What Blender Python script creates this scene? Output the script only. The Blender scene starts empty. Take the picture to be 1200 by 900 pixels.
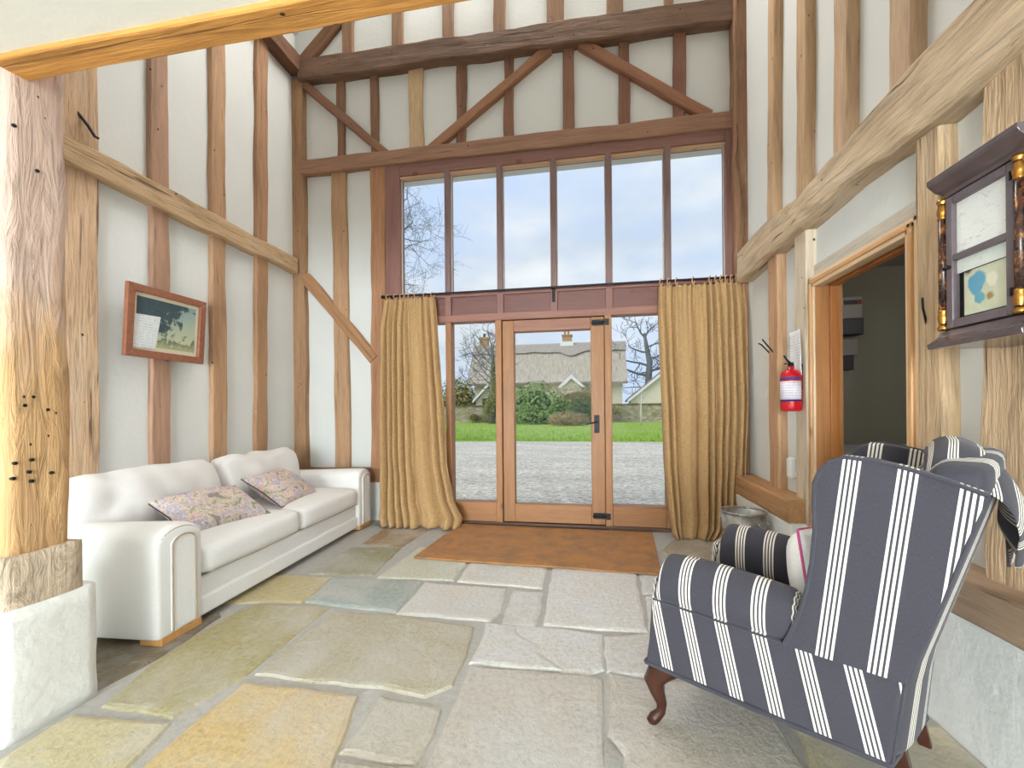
import bpy, bmesh, math, random
from mathutils import Vector, Matrix, noise

# ------------------------------------------------------------------ camera, sky, lights, exposure
scene = bpy.context.scene
COL = scene.collection
F, CXP, CYP = 507.0, 600.0, 481.0
YAW, ROLL = math.atan(90 / 507.0), math.radians(0.5)
_r = Vector((math.cos(YAW), math.sin(YAW), 0)); _u = Vector((0, 0, 1)); _f = Vector((-math.sin(YAW), math.cos(YAW), 0))
_R = _r * math.cos(ROLL) - _u * math.sin(ROLL); _U = _u * math.cos(ROLL) + _r * math.sin(ROLL)
cam_data = bpy.data.cameras.new('camera'); cam = bpy.data.objects.new('camera', cam_data); COL.objects.link(cam)
cam.matrix_world = Matrix(((_R.x, _U.x, -_f.x, 0), (_R.y, _U.y, -_f.y, 0), (_R.z, _U.z, -_f.z, 1.126), (0, 0, 0, 1)))
cam_data.sensor_width = 36; cam_data.lens = F / 1200 * 36
cam_data.shift_x = 0; cam_data.shift_y = (CYP - 450) / 1200
cam_data.clip_start = 0.02; cam_data.clip_end = 400
scene.camera = cam

scene.view_settings.view_transform = 'Standard'
scene.view_settings.look = 'None'
scene.view_settings.gamma = 1
scene.view_settings.use_curve_mapping = False
scene.view_settings.exposure = 0.2

world = bpy.data.worlds.new('sky'); scene.world = world; world.use_nodes = True
wn = world.node_tree; wn.nodes.clear()
def _wn(t): return wn.nodes.new(t)
w_tc = _wn('ShaderNodeTexCoord'); w_map = _wn('ShaderNodeMapping'); w_map.inputs['Scale'].default_value = (1.0, 1.0, 2.2)
w_noise = _wn('ShaderNodeTexNoise'); w_noise.inputs['Scale'].default_value = 2.1; w_noise.inputs['Detail'].default_value = 7; w_noise.inputs['Roughness'].default_value = .55
w_noise2 = _wn('ShaderNodeTexNoise'); w_noise2.inputs['Scale'].default_value = 4.3; w_noise2.inputs['Detail'].default_value = 5
w_ramp = _wn('ShaderNodeValToRGB'); w_ramp.color_ramp.elements[0].position = .34; w_ramp.color_ramp.elements[1].position = .60
w_cl = _wn('ShaderNodeValToRGB'); w_cl.color_ramp.elements[0].position = .35; w_cl.color_ramp.elements[1].position = .68
w_cl.color_ramp.elements[0].color = (.58, .64, .71, 1); w_cl.color_ramp.elements[1].color = (.84, .88, .93, 1)
w_mix = _wn('ShaderNodeMix'); w_mix.data_type = 'RGBA'; w_mix.inputs[6].default_value = (.53, .67, .92, 1)
w_bg = _wn('ShaderNodeBackground'); w_bg.inputs['Strength'].default_value = 1.0
w_out = _wn('ShaderNodeOutputWorld')
wl = wn.links
wl.new(w_tc.outputs['Generated'], w_map.inputs[0]); wl.new(w_map.outputs[0], w_noise.inputs['Vector']); wl.new(w_map.outputs[0], w_noise2.inputs['Vector'])
wl.new(w_noise.outputs['Fac'], w_ramp.inputs[0]); wl.new(w_noise2.outputs['Fac'], w_cl.inputs[0])
wl.new(w_ramp.outputs[0], w_mix.inputs[0]); wl.new(w_cl.outputs[0], w_mix.inputs[7]); wl.new(w_mix.outputs[2], w_bg.inputs[0]); wl.new(w_bg.outputs[0], w_out.inputs[0])

def lamp(name, kind, energy, loc, target, size=(1, 1), color=(1, 1, 1), angle=None):
    d = bpy.data.lights.new(name, kind); d.energy = energy; d.color = color
    if kind == 'POINT': d.shadow_soft_size = .15
    if kind == 'AREA':
        d.shape = 'RECTANGLE'; d.size, d.size_y = size
    if angle is not None: d.angle = angle
    o = bpy.data.objects.new(name, d); COL.objects.link(o); o.location = loc
    o.rotation_euler = (Vector(target) - Vector(loc)).to_track_quat('-Z', 'Y').to_euler()
    return o
# hazy sun beyond the glazed front, then unseen fill lights added to brighten the rooms
lamp('sun', 'SUN', 2.4, (-44, -20, 36), (0, 0, 0), color=(1, .95, .86), angle=math.radians(50))
lamp('gable_fill', 'AREA', 135, (-0.87, 4.08, 6.1), (-0.87, 0.0, 4.2), (2.4, 0.7), (1, .955, .90))  # added fill above the view, no opening in the gable wall
lamp('gallery_fill', 'AREA', 8, (-0.8, -5.6, 3.9), (-0.8, 4.0, 2.2), (3.2, 1.8), (1, .93, .86))  # weak unseen fill added over the ceiling behind the camera
lamp('rear_fill', 'AREA', 620, (-0.7, -6.2, 1.2), (-0.7, 4.0, .8), (3.8, 2.0), (.88, .955, 1))  # added cool fill before the closed rear wall, out of view
lamp('side_room_fill', 'POINT', 11, (2.6, 2.2, 2.1), (2.6, 2.2, 0), color=(1, .96, .9))  # unseen point light added to lift the dim side room

# ------------------------------------------------------------------ helpers
def lin(v):
    v /= 255.0
    return v / 12.92 if v <= .04045 else ((v + .055) / 1.055) ** 2.4
def rgb(r, g, b): return (lin(r), lin(g), lin(b), 1.0)

def tag(o, label=None, cat=None, group=None, kind=None):
    if label: o['label'] = label
    if cat: o['category'] = cat
    if group: o['group'] = group
    if kind: o['kind'] = kind
    return o
def empty(name, loc=(0, 0, 0), rz=0.0):
    o = bpy.data.objects.new(name, None); COL.objects.link(o); o.location = loc; o.rotation_euler = (0, 0, rz); o.empty_display_size = .1
    return o

class MB:
    """collects shapes and links them as one mesh object"""
    def __init__(s): s.v = []; s.f = []; s.uv = None
    def add(s, vs, fs):
        b = len(s.v); s.v += [tuple(p) for p in vs]; s.f += [tuple(i + b for i in f) for f in fs]; return s
    def box(s, lo, hi):
        x0, y0, z0 = lo; x1, y1, z1 = hi
        return s.add([(x0, y0, z0), (x1, y0, z0), (x1, y1, z0), (x0, y1, z0), (x0, y0, z1), (x1, y0, z1), (x1, y1, z1), (x0, y1, z1)],
                     [(0, 3, 2, 1), (4, 5, 6, 7), (0, 1, 5, 4), (1, 2, 6, 5), (2, 3, 7, 6), (3, 0, 4, 7)])
    def prism(s, pts, axis, lo, hi):
        """outline pts (2D, counter-clockwise) pushed along an axis"""
        n = len(pts)
        def mk(p, t):
            return (t, p[0], p[1]) if axis == 0 else (p[0], t, p[1]) if axis == 1 else (p[0], p[1], t)
        return s.add([mk(p, lo) for p in pts] + [mk(p, hi) for p in pts],
                     [tuple(range(n))[::-1], tuple(range(n, 2 * n))] + [(i, (i + 1) % n, n + (i + 1) % n, n + i) for i in range(n)])
    def tube(s, path, radii, n=8, cap=True):
        path = [Vector(p) for p in path]
        if not isinstance(radii, (list, tuple)): radii = [radii] * len(path)
        vs = []; up = Vector((0, 0, 1)); prev = None
        for i, p in enumerate(path):
            t = (path[min(i + 1, len(path) - 1)] - path[max(i - 1, 0)])
            t = t.normalized() if t.length > 1e-9 else Vector((0, 0, 1))
            if prev is None:
                ref = Vector((1, 0, 0)) if abs(t.z) > .8 else up
                a = t.cross(ref).normalized()
            else:
                a = (prev - t * prev.dot(t)); a = a.normalized() if a.length > 1e-6 else t.orthogonal().normalized()
            prev = a; b = t.cross(a)
            for k in range(n):
                an = 2 * math.pi * k / n
                vs.append(p + (a * math.cos(an) + b * math.sin(an)) * radii[i])
        fs = [(i * n + k, i * n + (k + 1) % n, (i + 1) * n + (k + 1) % n, (i + 1) * n + k) for i in range(len(path) - 1) for k in range(n)]
        if cap: fs += [tuple(range(n))[::-1], tuple(range((len(path) - 1) * n, len(path) * n))]
        return s.add(vs, fs)
    def lathe(s, c, prof, n=24, axis=2):
        """prof = [(radius, height)...] about c"""
        vs = []
        for r, h in prof:
            for k in range(n):
                an = 2 * math.pi * k / n; q = (r * math.cos(an), r * math.sin(an), h)
                if axis == 0: q = (q[2], q[0], q[1])
                if axis == 1: q = (q[0], q[2], q[1])
                vs.append((c[0] + q[0], c[1] + q[1], c[2] + q[2]))
        m = len(prof)
        fs = [(i * n + k, i * n + (k + 1) % n, (i + 1) * n + (k + 1) % n, (i + 1) * n + k) for i in range(m - 1) for k in range(n)]
        fs += [tuple(range(n))[::-1], tuple(range((m - 1) * n, m * n))]
        return s.add(vs, fs)
    def build(s, name, m, parent=None, smooth=False, bevel=0, seg=2, uv=None, sub=0, color=None, solid=0):
        me = bpy.data.meshes.new(name); me.from_pydata(s.v, [], s.f); me.update()
        bm = bmesh.new(); bm.from_mesh(me); bmesh.ops.recalc_face_normals(bm, faces=bm.faces); bm.to_mesh(me); bm.free()
        if uv:
            lay = me.uv_layers.new(name='UVMap')
            for p in me.polygons:
                for li in p.loop_indices:
                    lay.data[li].uv = uv(me.vertices[me.loops[li].vertex_index].co, p.normal)
        if smooth:
            for p in me.polygons: p.use_smooth = True
        return put(name, me, m, parent, bevel, seg, sub, color, solid)
def put(name, me, m, parent=None, bevel=0, seg=2, sub=0, color=None, solid=0):
    o = bpy.data.objects.new(name, me); COL.objects.link(o)
    if m is not None and not me.materials: me.materials.append(m)
    if parent: o.parent = parent
    if solid:
        md = o.modifiers.new('thickness', 'SOLIDIFY'); md.thickness = solid; md.offset = 0
    if bevel:
        md = o.modifiers.new('bevel', 'BEVEL'); md.width = bevel; md.segments = seg; md.limit_method = 'ANGLE'; md.angle_limit = math.radians(40)
    if sub:
        md = o.modifiers.new('sub', 'SUBSURF'); md.levels = sub; md.render_levels = sub
    if color: o.color = color
    return o

# ------------------------------------------------------------------ materials
class NT:
    def __init__(s, name):
        s.m = bpy.data.materials.new(name); s.m.use_nodes = True; s.t = s.m.node_tree; s.t.nodes.clear()
        s.out = s.n('ShaderNodeOutputMaterial'); s.b = s.n('ShaderNodeBsdfPrincipled'); s.l(s.b.outputs[0], s.out.inputs[0])
    def n(s, t, **kw):
        nd = s.t.nodes.new(t)
        for k, v in kw.items(): setattr(nd, k, v)
        return nd
    def l(s, a, b): s.t.links.new(a, b)
    def set(s, **kw):
        for k, v in kw.items(): s.b.inputs[k.replace('_', ' ')].default_value = v
    def coord(s, out='Object', scale=(1, 1, 1), rand=False):
        tc = s.n('ShaderNodeTexCoord'); mp = s.n('ShaderNodeMapping'); mp.inputs['Scale'].default_value = scale
        s.l(tc.outputs[out], mp.inputs[0])
        if rand:
            oi = s.n('ShaderNodeObjectInfo'); mu = s.n('ShaderNodeMath', operation='MULTIPLY'); mu.inputs[1].default_value = 37.0
            s.l(oi.outputs['Random'], mu.inputs[0]); s.l(mu.outputs[0], mp.inputs['Location'])
        return mp.outputs[0]
    def noise(s, vec, scale, detail=4, rough=.55, dist=0.0):
        nd = s.n('ShaderNodeTexNoise'); nd.inputs['Scale'].default_value = scale; nd.inputs['Detail'].default_value = detail
        nd.inputs['Roughness'].default_value = rough; nd.inputs['Distortion'].default_value = dist; s.l(vec, nd.inputs['Vector'])
        return nd.outputs['Fac']
    def ramp(s, fac, stops):
        nd = s.n('ShaderNodeValToRGB'); e = nd.color_ramp.elements
        while len(e) < len(stops): e.new(.5)
        for i, (p, c) in enumerate(stops):
            e[i].position = p; e[i].color = c if isinstance(c, tuple) else (c, c, c, 1)
        s.l(fac, nd.inputs[0]); return nd.outputs[0]
    def mix(s, fac, a, b, mode='MIX'):
        nd = s.n('ShaderNodeMix', data_type='RGBA', blend_type=mode)
        for sock, v in ((nd.inputs[0], fac), (nd.inputs[6], a), (nd.inputs[7], b)):
            if hasattr(v, 'is_linked'): s.l(v, sock)
            else: sock.default_value = v
        return nd.outputs[2]
    def math(s, op, a, b=None):
        nd = s.n('ShaderNodeMath', operation=op)
        for i, v in enumerate((a, b)):
            if v is None: continue
            if hasattr(v, 'is_linked'): s.l(v, nd.inputs[i])
            else: nd.inputs[i].default_value = v
        return nd.outputs[0]
    def objcol(s): return s.n('ShaderNodeObjectInfo').outputs['Color']
    def bump(s, h, strength=.3, dist=.01):
        nd = s.n('ShaderNodeBump'); nd.inputs['Strength'].default_value = strength; nd.inputs['Distance'].default_value = dist
        s.l(h, nd.inputs['Height']); s.l(nd.outputs[0], s.b.inputs['Normal'])
    def color(s, c): s.l(c, s.b.inputs['Base Color'])

def wood(name, grain=(22, 22, 1.6), relief=.35, holes=True, cracks=.6, knots=False, contrast=(.70, 1.12), rough=.75, stain=.4, pale=None, swirl=.6):
    a = NT(name); a.set(Roughness=rough)
    v = a.coord('Object', grain, rand=True); v2 = a.coord('Object', (3, 3, .9), rand=True)
    g = a.noise(v, 1.0, 7, .62, swirl); st = a.noise(v2, 1.6, 4, .6)
    gr = a.ramp(g, [(.28, contrast[0]), (.50, 1.0), (.75, contrast[1])])
    c = a.mix(1.0, a.objcol(), gr, 'MULTIPLY')
    c = a.mix(a.math('MULTIPLY', a.ramp(st, [(.50, 0.0), (.68, 1.0)]), stain), c, a.mix(1.0, c, (.62, .56, .52, 1), 'MULTIPLY'))
    if pale: c = a.mix(a.math('MULTIPLY', a.ramp(st, [(.30, 1.0), (.45, 0.0)]), .55), c, pale)
    fine = a.noise(a.coord('Object', (90, 90, 5), rand=True), 1.0, 3, .6)
    c = a.mix(1.0, c, a.ramp(fine, [(.3, .86), (.7, 1.08)]), 'MULTIPLY')
    h = a.math('ADD', g, a.math('MULTIPLY', fine, .35))
    if cracks:
        ck = a.noise(a.coord('Object', (34, 34, 1.1), rand=True), 1.0, 3, .5, .5); cr = a.ramp(ck, [(.300, 0.0), (.345, 1.0)])
        c = a.mix(a.math('MULTIPLY', a.math('SUBTRACT', 1.0, cr), cracks), c, a.mix(1.0, c, (.30, .25, .22, 1), 'MULTIPLY')); h = a.math('ADD', h, a.math('MULTIPLY', cr, cracks))
    if knots:
        kv = a.n('ShaderNodeTexVoronoi'); kv.inputs['Scale'].default_value = 3.6; a.l(a.coord('Object', (1, 1, .7), rand=True), kv.inputs['Vector'])
        kn = a.ramp(kv.outputs['Distance'], [(.05, 1.0), (.11, 0.0)]); c = a.mix(a.math('MULTIPLY', kn, .7), c, a.mix(1.0, c, (.40, .28, .22, 1), 'MULTIPLY'))
    if holes:
        vo = a.n('ShaderNodeTexVoronoi'); vo.inputs['Scale'].default_value = 9; vo.inputs['Randomness'].default_value = 1
        a.l(a.coord('Object', (1, 1, .8), rand=True), vo.inputs['Vector'])
        ho = a.ramp(vo.outputs['Distance'], [(.045, 0.0), (.075, 1.0)])
        c = a.mix(ho, (.03, .02, .015, 1), c); h = a.math('ADD', h, a.math('MULTIPLY', ho, .5))
    a.color(c); a.bump(h, relief, .02)
    return a.m
M = {}
M['oak'] = wood('old_oak', relief=.4)
M['oak_rough'] = wood('riven_oak', grain=(30, 30, 3.0), relief=1.0, contrast=(.60, 1.14), swirl=.7, stain=.5, cracks=.9, pale=rgb(214, 196, 172))
M['oak_dark'] = wood('dark_oak', grain=(16, 16, 2.0), relief=.6, contrast=(.55, 1.3), stain=.7)
M['pine'] = wood('pine', grain=(26, 26, 1.0), relief=.08, holes=False, cracks=0, knots=True, contrast=(.74, 1.10), rough=.42, stain=.25, swirl=.3)
M['frame'] = wood('stained_pine', grain=(26, 26, 1.0), relief=.08, holes=False, cracks=0, knots=True, contrast=(.80, 1.10), rough=.5, stain=.3, swirl=.3)

def post_mat():
    a = NT('weathered_post'); a.set(Roughness=.8)
    v = a.coord('Object', (17, 17, 2.6)); g = a.noise(v, 1.0, 6, .6, 2.2)
    tc = a.n('ShaderNodeTexCoord'); sp = a.n('ShaderNodeSeparateXYZ'); a.l(tc.outputs['Object'], sp.inputs[0])
    big = a.noise(a.coord('Object', (4, 4, 1.4)), 1.6, 5, .6, .8)
    zz = a.math('ADD', sp.outputs['Z'], a.math('MULTIPLY', a.math('SUBTRACT', big, .5), 1.1))
    base = a.ramp(a.math('DIVIDE', zz, 1.75), [(.36, rgb(208, 166, 118)), (.62, rgb(212, 184, 168))])
    c = a.mix(1.0, base, a.ramp(g, [(.30, .66), (.5, 1.0), (.72, 1.14)]), 'MULTIPLY')
    vo = a.n('ShaderNodeTexVoronoi'); vo.inputs['Scale'].default_value = 17; a.l(a.coord('Object', (1, 1, .75)), vo.inputs['Vector'])
    ho = a.ramp(vo.outputs['Distance'], [(.05, 0.0), (.085, 1.0)])
    c = a.mix(ho, (.05, .03, .02, 1), c); a.color(c)
    a.bump(a.math('ADD', g, a.math('MULTIPLY', ho, .4)), .8, .025); return a.m
M['post'] = post_mat()

def plaster(name, col, bumps=.15, rough=.9):
    a = NT(name); a.set(Roughness=rough); v = a.coord('Object')
    n1 = a.noise(v, 1.3, 4); n2 = a.noise(v, 24, 5)
    a.color(a.mix(1.0, col, a.ramp(n1, [(.3, .965), (.7, 1.02)]), 'MULTIPLY'))
    a.bump(a.math('ADD', n2, a.math('MULTIPLY', n1, 2.0)), bumps, .015); return a.m
M['plaster'] = plaster('plaster', rgb(224, 227, 225))
M['whitewash'] = plaster('whitewash', rgb(230, 231, 228), .35)
M['ceiling'] = plaster('ceiling_paint', rgb(240, 238, 230), .1)
M['olive'] = plaster('olive_paint', rgb(150, 146, 132), .1)
M['soffit'] = plaster('soffit_paint', rgb(176, 168, 156), .05)

def stone():
    a = NT('flagstone'); v = a.coord('Object', rand=True)
    n1 = a.noise(v, 3.2, 6, .62, .4); n2 = a.noise(v, 46, 7, .75); n3 = a.noise(v, 9, 6, .65, 1.0)
    c = a.mix(1.0, a.objcol(), a.ramp(n2, [(.30, .70), (.5, 1.0), (.74, 1.18)]), 'MULTIPLY')
    c = a.mix(a.ramp(n1, [(.40, 0.0), (.62, .6)]), c, a.mix(1.0, c, (.98, .90, .78, 1), 'MULTIPLY')); n4 = a.noise(v, 1.7, 5, .6, .6); c = a.mix(a.ramp(n4, [(.48, 0.0), (.70, .7)]), c, rgb(196, 194, 190))
    c = a.mix(a.ramp(n3, [(.55, 0.0), (.72, .45)]), c, rgb(206, 206, 202))
    a.color(c); a.l(a.ramp(n3, [(.3, .42), (.7, .68)]), a.b.inputs['Roughness'])
    a.bump(a.math('ADD', a.math('MULTIPLY', n3, .9), n2), .60, .012); return a.m
M['stone'] = stone()
def mortar():
    a = NT('mortar'); a.set(Roughness=.85); v = a.coord('Object'); n = a.noise(v, 30, 6, .7); n2 = a.noise(v, 3, 4)
    a.color(a.mix(n2, a.ramp(n, [(.3, rgb(150, 149, 148)), (.7, rgb(186, 186, 186))]), rgb(180, 176, 167))); a.bump(n, .5, .01); return a.m
M['mortar'] = mortar()

def plain(name, col, rough=.5, metal=0.0, noise_amt=.0, scale=20, bump=0.0, **kw):
    a = NT(name); a.set(Roughness=rough, Metallic=metal, **kw); v = a.coord('Object'); n = a.noise(v, scale, 4)
    a.color(a.mix(1.0, col, a.ramp(n, [(.3, 1 - noise_amt), (.7, 1 + noise_amt)]), 'MULTIPLY'))
    if bump: a.bump(n, bump, .005)
    return a.m
M['iron'] = plain('black_iron', rgb(40, 38, 42), .5, .6, .2)
M['white_plastic'] = plain('white_plastic', rgb(235, 235, 232), .35)
M['paper'] = plain('paper', rgb(240, 241, 244), .7)
M['red'] = plain('red_enamel', rgb(196, 20, 34), .25, 0, .05)
M['dark_plastic'] = plain('dark_plastic', rgb(52, 50, 58), .4)
M['grey_plastic'] = plain('grey_plastic', rgb(176, 168, 165), .5)
M['gilt'] = plain('gilt', rgb(176, 126, 58), .26, .85, .15, 30)
M['cabinet'] = plain('dark_cabinet_paint', rgb(92, 80, 82), .16, 0, .18, 12)
M['mahogany'] = plain('mahogany', rgb(62, 31, 21), .25, 0, .25, 18)
M['picture_wood'] = plain('picture_wood', rgb(152, 98, 74), .38, 0, .18, 30)
def painted_reflection():  # pale tone and grey strokes paint a room reflection into the pane
    a = NT('reflection_painted_glass'); a.set(Roughness=.12); v = a.coord('Object', (1, 3, 7)); n = a.noise(v, 9, 6, .7, 1.5); n2 = a.noise(v, 3, 4)
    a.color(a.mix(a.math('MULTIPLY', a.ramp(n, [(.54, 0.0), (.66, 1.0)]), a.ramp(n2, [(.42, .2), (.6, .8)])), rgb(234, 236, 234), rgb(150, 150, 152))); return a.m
M['reflection_paint'] = painted_reflection()
M['pale_wood'] = plain('pale_wood', rgb(214, 160, 96), .5, 0, .12, 30)

def glass():
    a = NT('window_glass'); t = a.n('ShaderNodeBsdfTransparent'); t.inputs[0].default_value = (.975, .985, .98, 1)
    g = a.n('ShaderNodeBsdfGlossy'); g.inputs['Roughness'].default_value = .01
    lw = a.n('ShaderNodeLayerWeight'); fr = a.math('ADD', a.math('MULTIPLY', a.math('POWER', lw.outputs['Facing'], 5.0), .30), .001)
    mx = a.n('ShaderNodeMixShader'); a.l(fr, mx.inputs[0]); a.l(t.outputs[0], mx.inputs[1]); a.l(g.outputs[0], mx.inputs[2]); a.l(mx.outputs[0], a.out.inputs[0])
    return a.m
M['glass'] = glass()

def fabric(name, col, scale=380, amt=.10, bump=.25, fold=.0):
    a = NT(name); a.set(Roughness=.92); a.b.inputs['Sheen Weight'].default_value = .15
    v = a.coord('Object'); n = a.noise(v, scale, 2); n2 = a.noise(v, 5, 3)
    c = a.mix(1.0, col, a.ramp(n, [(.3, 1 - amt), (.7, 1 + amt)]), 'MULTIPLY')
    a.color(c); a.bump(a.math('ADD', n, a.math('MULTIPLY', n2, fold)), bump, .004); return a.m
M['cream_fabric'] = fabric('cream_linen', rgb(238, 238, 238), fold=4)
M['seam'] = plain('taupe_piping', rgb(170, 152, 132), .9)
M['charcoal'] = fabric('charcoal_cloth', rgb(58, 57, 66))

def stripes():
    a = NT('ticking_stripe'); a.set(Roughness=.9); a.b.inputs['Sheen Weight'].default_value = .1
    uv = a.n('ShaderNodeUVMap'); uv.uv_map = 'UVMap'; sp = a.n('ShaderNodeSeparateXYZ'); a.l(uv.outputs[0], sp.inputs[0])
    per = .11
    fr = a.math('FRACT', a.math('ADD', a.math('DIVIDE', sp.outputs['X'], per), 50.5 - .04 / per))
    x = a.math('MULTIPLY', a.math('SUBTRACT', fr, .5), per)
    band = a.math('LESS_THAN', a.math('ABSOLUTE', x), .0205)
    sub = a.math('LESS_THAN', a.math('FRACT', a.math('DIVIDE', a.math('ADD', x, .0205), .0109)), .55)
    on = a.math('MULTIPLY', band, sub)
    v = a.coord('Object'); n = a.noise(a.coord('UV', (900, 120, 1)), 1.0, 3); n2 = a.noise(v, 500, 2)
    dark = a.mix(n, rgb(38, 38, 48), rgb(72, 69, 78)); lt = a.mix(n2, rgb(212, 202, 190), rgb(234, 228, 218))
    a.color(a.mix(on, dark, lt)); a.bump(a.math('ADD', n, n2), .2, .003); return a.m
M['stripes'] = stripes()

def hessian():
    a = NT('hessian'); a.set(Roughness=.95)
    uv = a.n('ShaderNodeUVMap'); uv.uv_map = 'UVMap'
    mp = a.n('ShaderNodeMapping'); mp.inputs['Scale'].default_value = (14, 420, 1); a.l(uv.outputs[0], mp.inputs[0])
    mp2 = a.n('ShaderNodeMapping'); mp2.inputs['Scale'].default_value = (420, 14, 1); a.l(uv.outputs[0], mp2.inputs[0])
    n1 = a.noise(mp.outputs[0], 1, 3); n2 = a.noise(mp2.outputs[0], 1, 3); w = a.math('ADD', n1, n2)
    c = a.mix(1.0, rgb(208, 172, 122), a.ramp(a.math('MULTIPLY', w, .5), [(.36, .62), (.52, 1.0), (.66, 1.28)]), 'MULTIPLY')
    a.color(c); a.bump(w, .35, .004)
    t = a.n('ShaderNodeBsdfTranslucent'); a.l(a.mix(1.0, c, (1.15, 1.0, .80, 1), 'MULTIPLY'), t.inputs[0])
    mx = a.n('ShaderNodeMixShader'); mx.inputs[0].default_value = .24; a.l(a.b.outputs[0], mx.inputs[1]); a.l(t.outputs[0], mx.inputs[2]); a.l(mx.outputs[0], a.out.inputs[0])
    return a.m
M['hessian'] = hessian()

def coir():
    a = NT('coir'); a.set(Roughness=1.0); v = a.coord('Object'); n = a.noise(v, 260, 3, .7); n2 = a.noise(v, 6, 7, .72)
    c = a.mix(a.ramp(n2, [(.42, 0.0), (.62, 1.0)]), rgb(190, 134, 82), rgb(158, 118, 84))
    c = a.mix(1.0, c, a.ramp(n, [(.3, .66), (.7, 1.3)]), 'MULTIPLY'); a.color(c); a.bump(n, .8, .01); return a.m
M['coir'] = coir()

def floral():
    a = NT('floral_print'); a.set(Roughness=.9); v = a.coord('Object', rand=True)
    w1 = a.noise(v, 7.5, 3, .55, 2.0)
    c = a.ramp(w1, [(.26, rgb(140, 144, 180)), (.36, rgb(216, 208, 204)), (.42, rgb(178, 172, 202)), (.47, rgb(230, 220, 204)), (.52, rgb(216, 168, 180)), (.56, rgb(228, 218, 200)), (.61, rgb(190, 188, 156)), (.66, rgb(140, 152, 146)), (.80, rgb(196, 136, 156))])
    st = a.noise(a.coord('Object', (1, 1, 1), rand=True), 38, 5, .75, 2.5)
    c = a.mix(a.ramp(st, [(.56, 0.0), (.61, .75)]), c, rgb(84, 92, 116))
    st2 = a.noise(v, 60, 3, .6, 1.5); c = a.mix(a.ramp(st2, [(.60, 0.0), (.66, .6)]), c, rgb(150, 150, 110))
    a.color(c); return a.m
M['floral'] = floral()

# ------------------------------------------------------------------ room shell
RND = random.Random(11)
def structure(name, mb, m, parent=None, **kw):
    o = mb.build(name, m, parent, **kw)
    if not parent: o['kind'] = 'structure'
    return o
wall_back = structure('wall_back', MB().box((-3.4, 4.24, -.2), (-2.1, 4.5, 7.4)).box((1.345, 4.24, -.2), (4.0, 4.5, 7.4)).box((-2.1, 4.24, 3.6), (1.345, 4.5, 7.4)), M['plaster'])
wall_left = structure('wall_left', MB().box((-3.4, -6.6, -.2), (-3.12, 4.24, 7.4)), M['plaster'])
wall_right = structure('wall_right', MB().box((1.39, -6.6, -.2), (1.47, 2.09, 7.4)).box((1.39, 2.905, -.2), (1.47, 4.24, 7.4)).box((1.39, 2.09, 1.9), (1.47, 2.905, 7.4)), M['plaster'])
wall_rear = structure('wall_rear', MB().box((-3.4, -6.8, -.2), (4.0, -6.6, 7.4)), M['plaster'])
floor = structure('floor', MB().box((-3.4, -6.8, -.25), (4.0, 4.5, -.009)), M['mortar'])
ceiling = structure('ceiling', MB().box((-3.12, -6.6, 2.338), (1.39, 1.135, 2.56)), M['ceiling'])
roof = MB()
roof.prism([(-3.6, 4.75), (-.87, 7.45), (-.87, 7.65), (-3.6, 4.95)], 1, -6.8, 4.5)
roof.prism([(1.9, 4.75), (1.9, 4.95), (-.87, 7.65), (-.87, 7.45)], 1, -6.8, 4.5)
structure('ceiling_roof', roof, M['plaster'])
# side room seen through the right-hand doorway
side = MB().box((1.47, 4.1, 0), (4.0, 4.2, 2.7)).box((3.9, 1.0, 0), (4.0, 4.1, 2.7)).box((1.47, .9, 0), (4.0, 1.0, 2.7))
wall_side = structure('wall_side_room', side, M['olive'])
structure('ceiling_side_room', MB().box((1.47, 1.0, 2.30), (3.9, 4.1, 2.4)), M['soffit'])
# whitewashed plinth under the right-hand sill, and under the left back corner
structure('baseboard_right', MB().box((1.222, -1.5, -.05), (1.40, 2.03, .425)).box((1.235, 2.97, -.05), (1.40, 4.2, .40)), M['whitewash'], bevel=.015)
structure('baseboard_back', MB().box((-3.1, 4.205, -.05), (-2.1, 4.26, .395)), M['whitewash'], bevel=.01)

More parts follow.
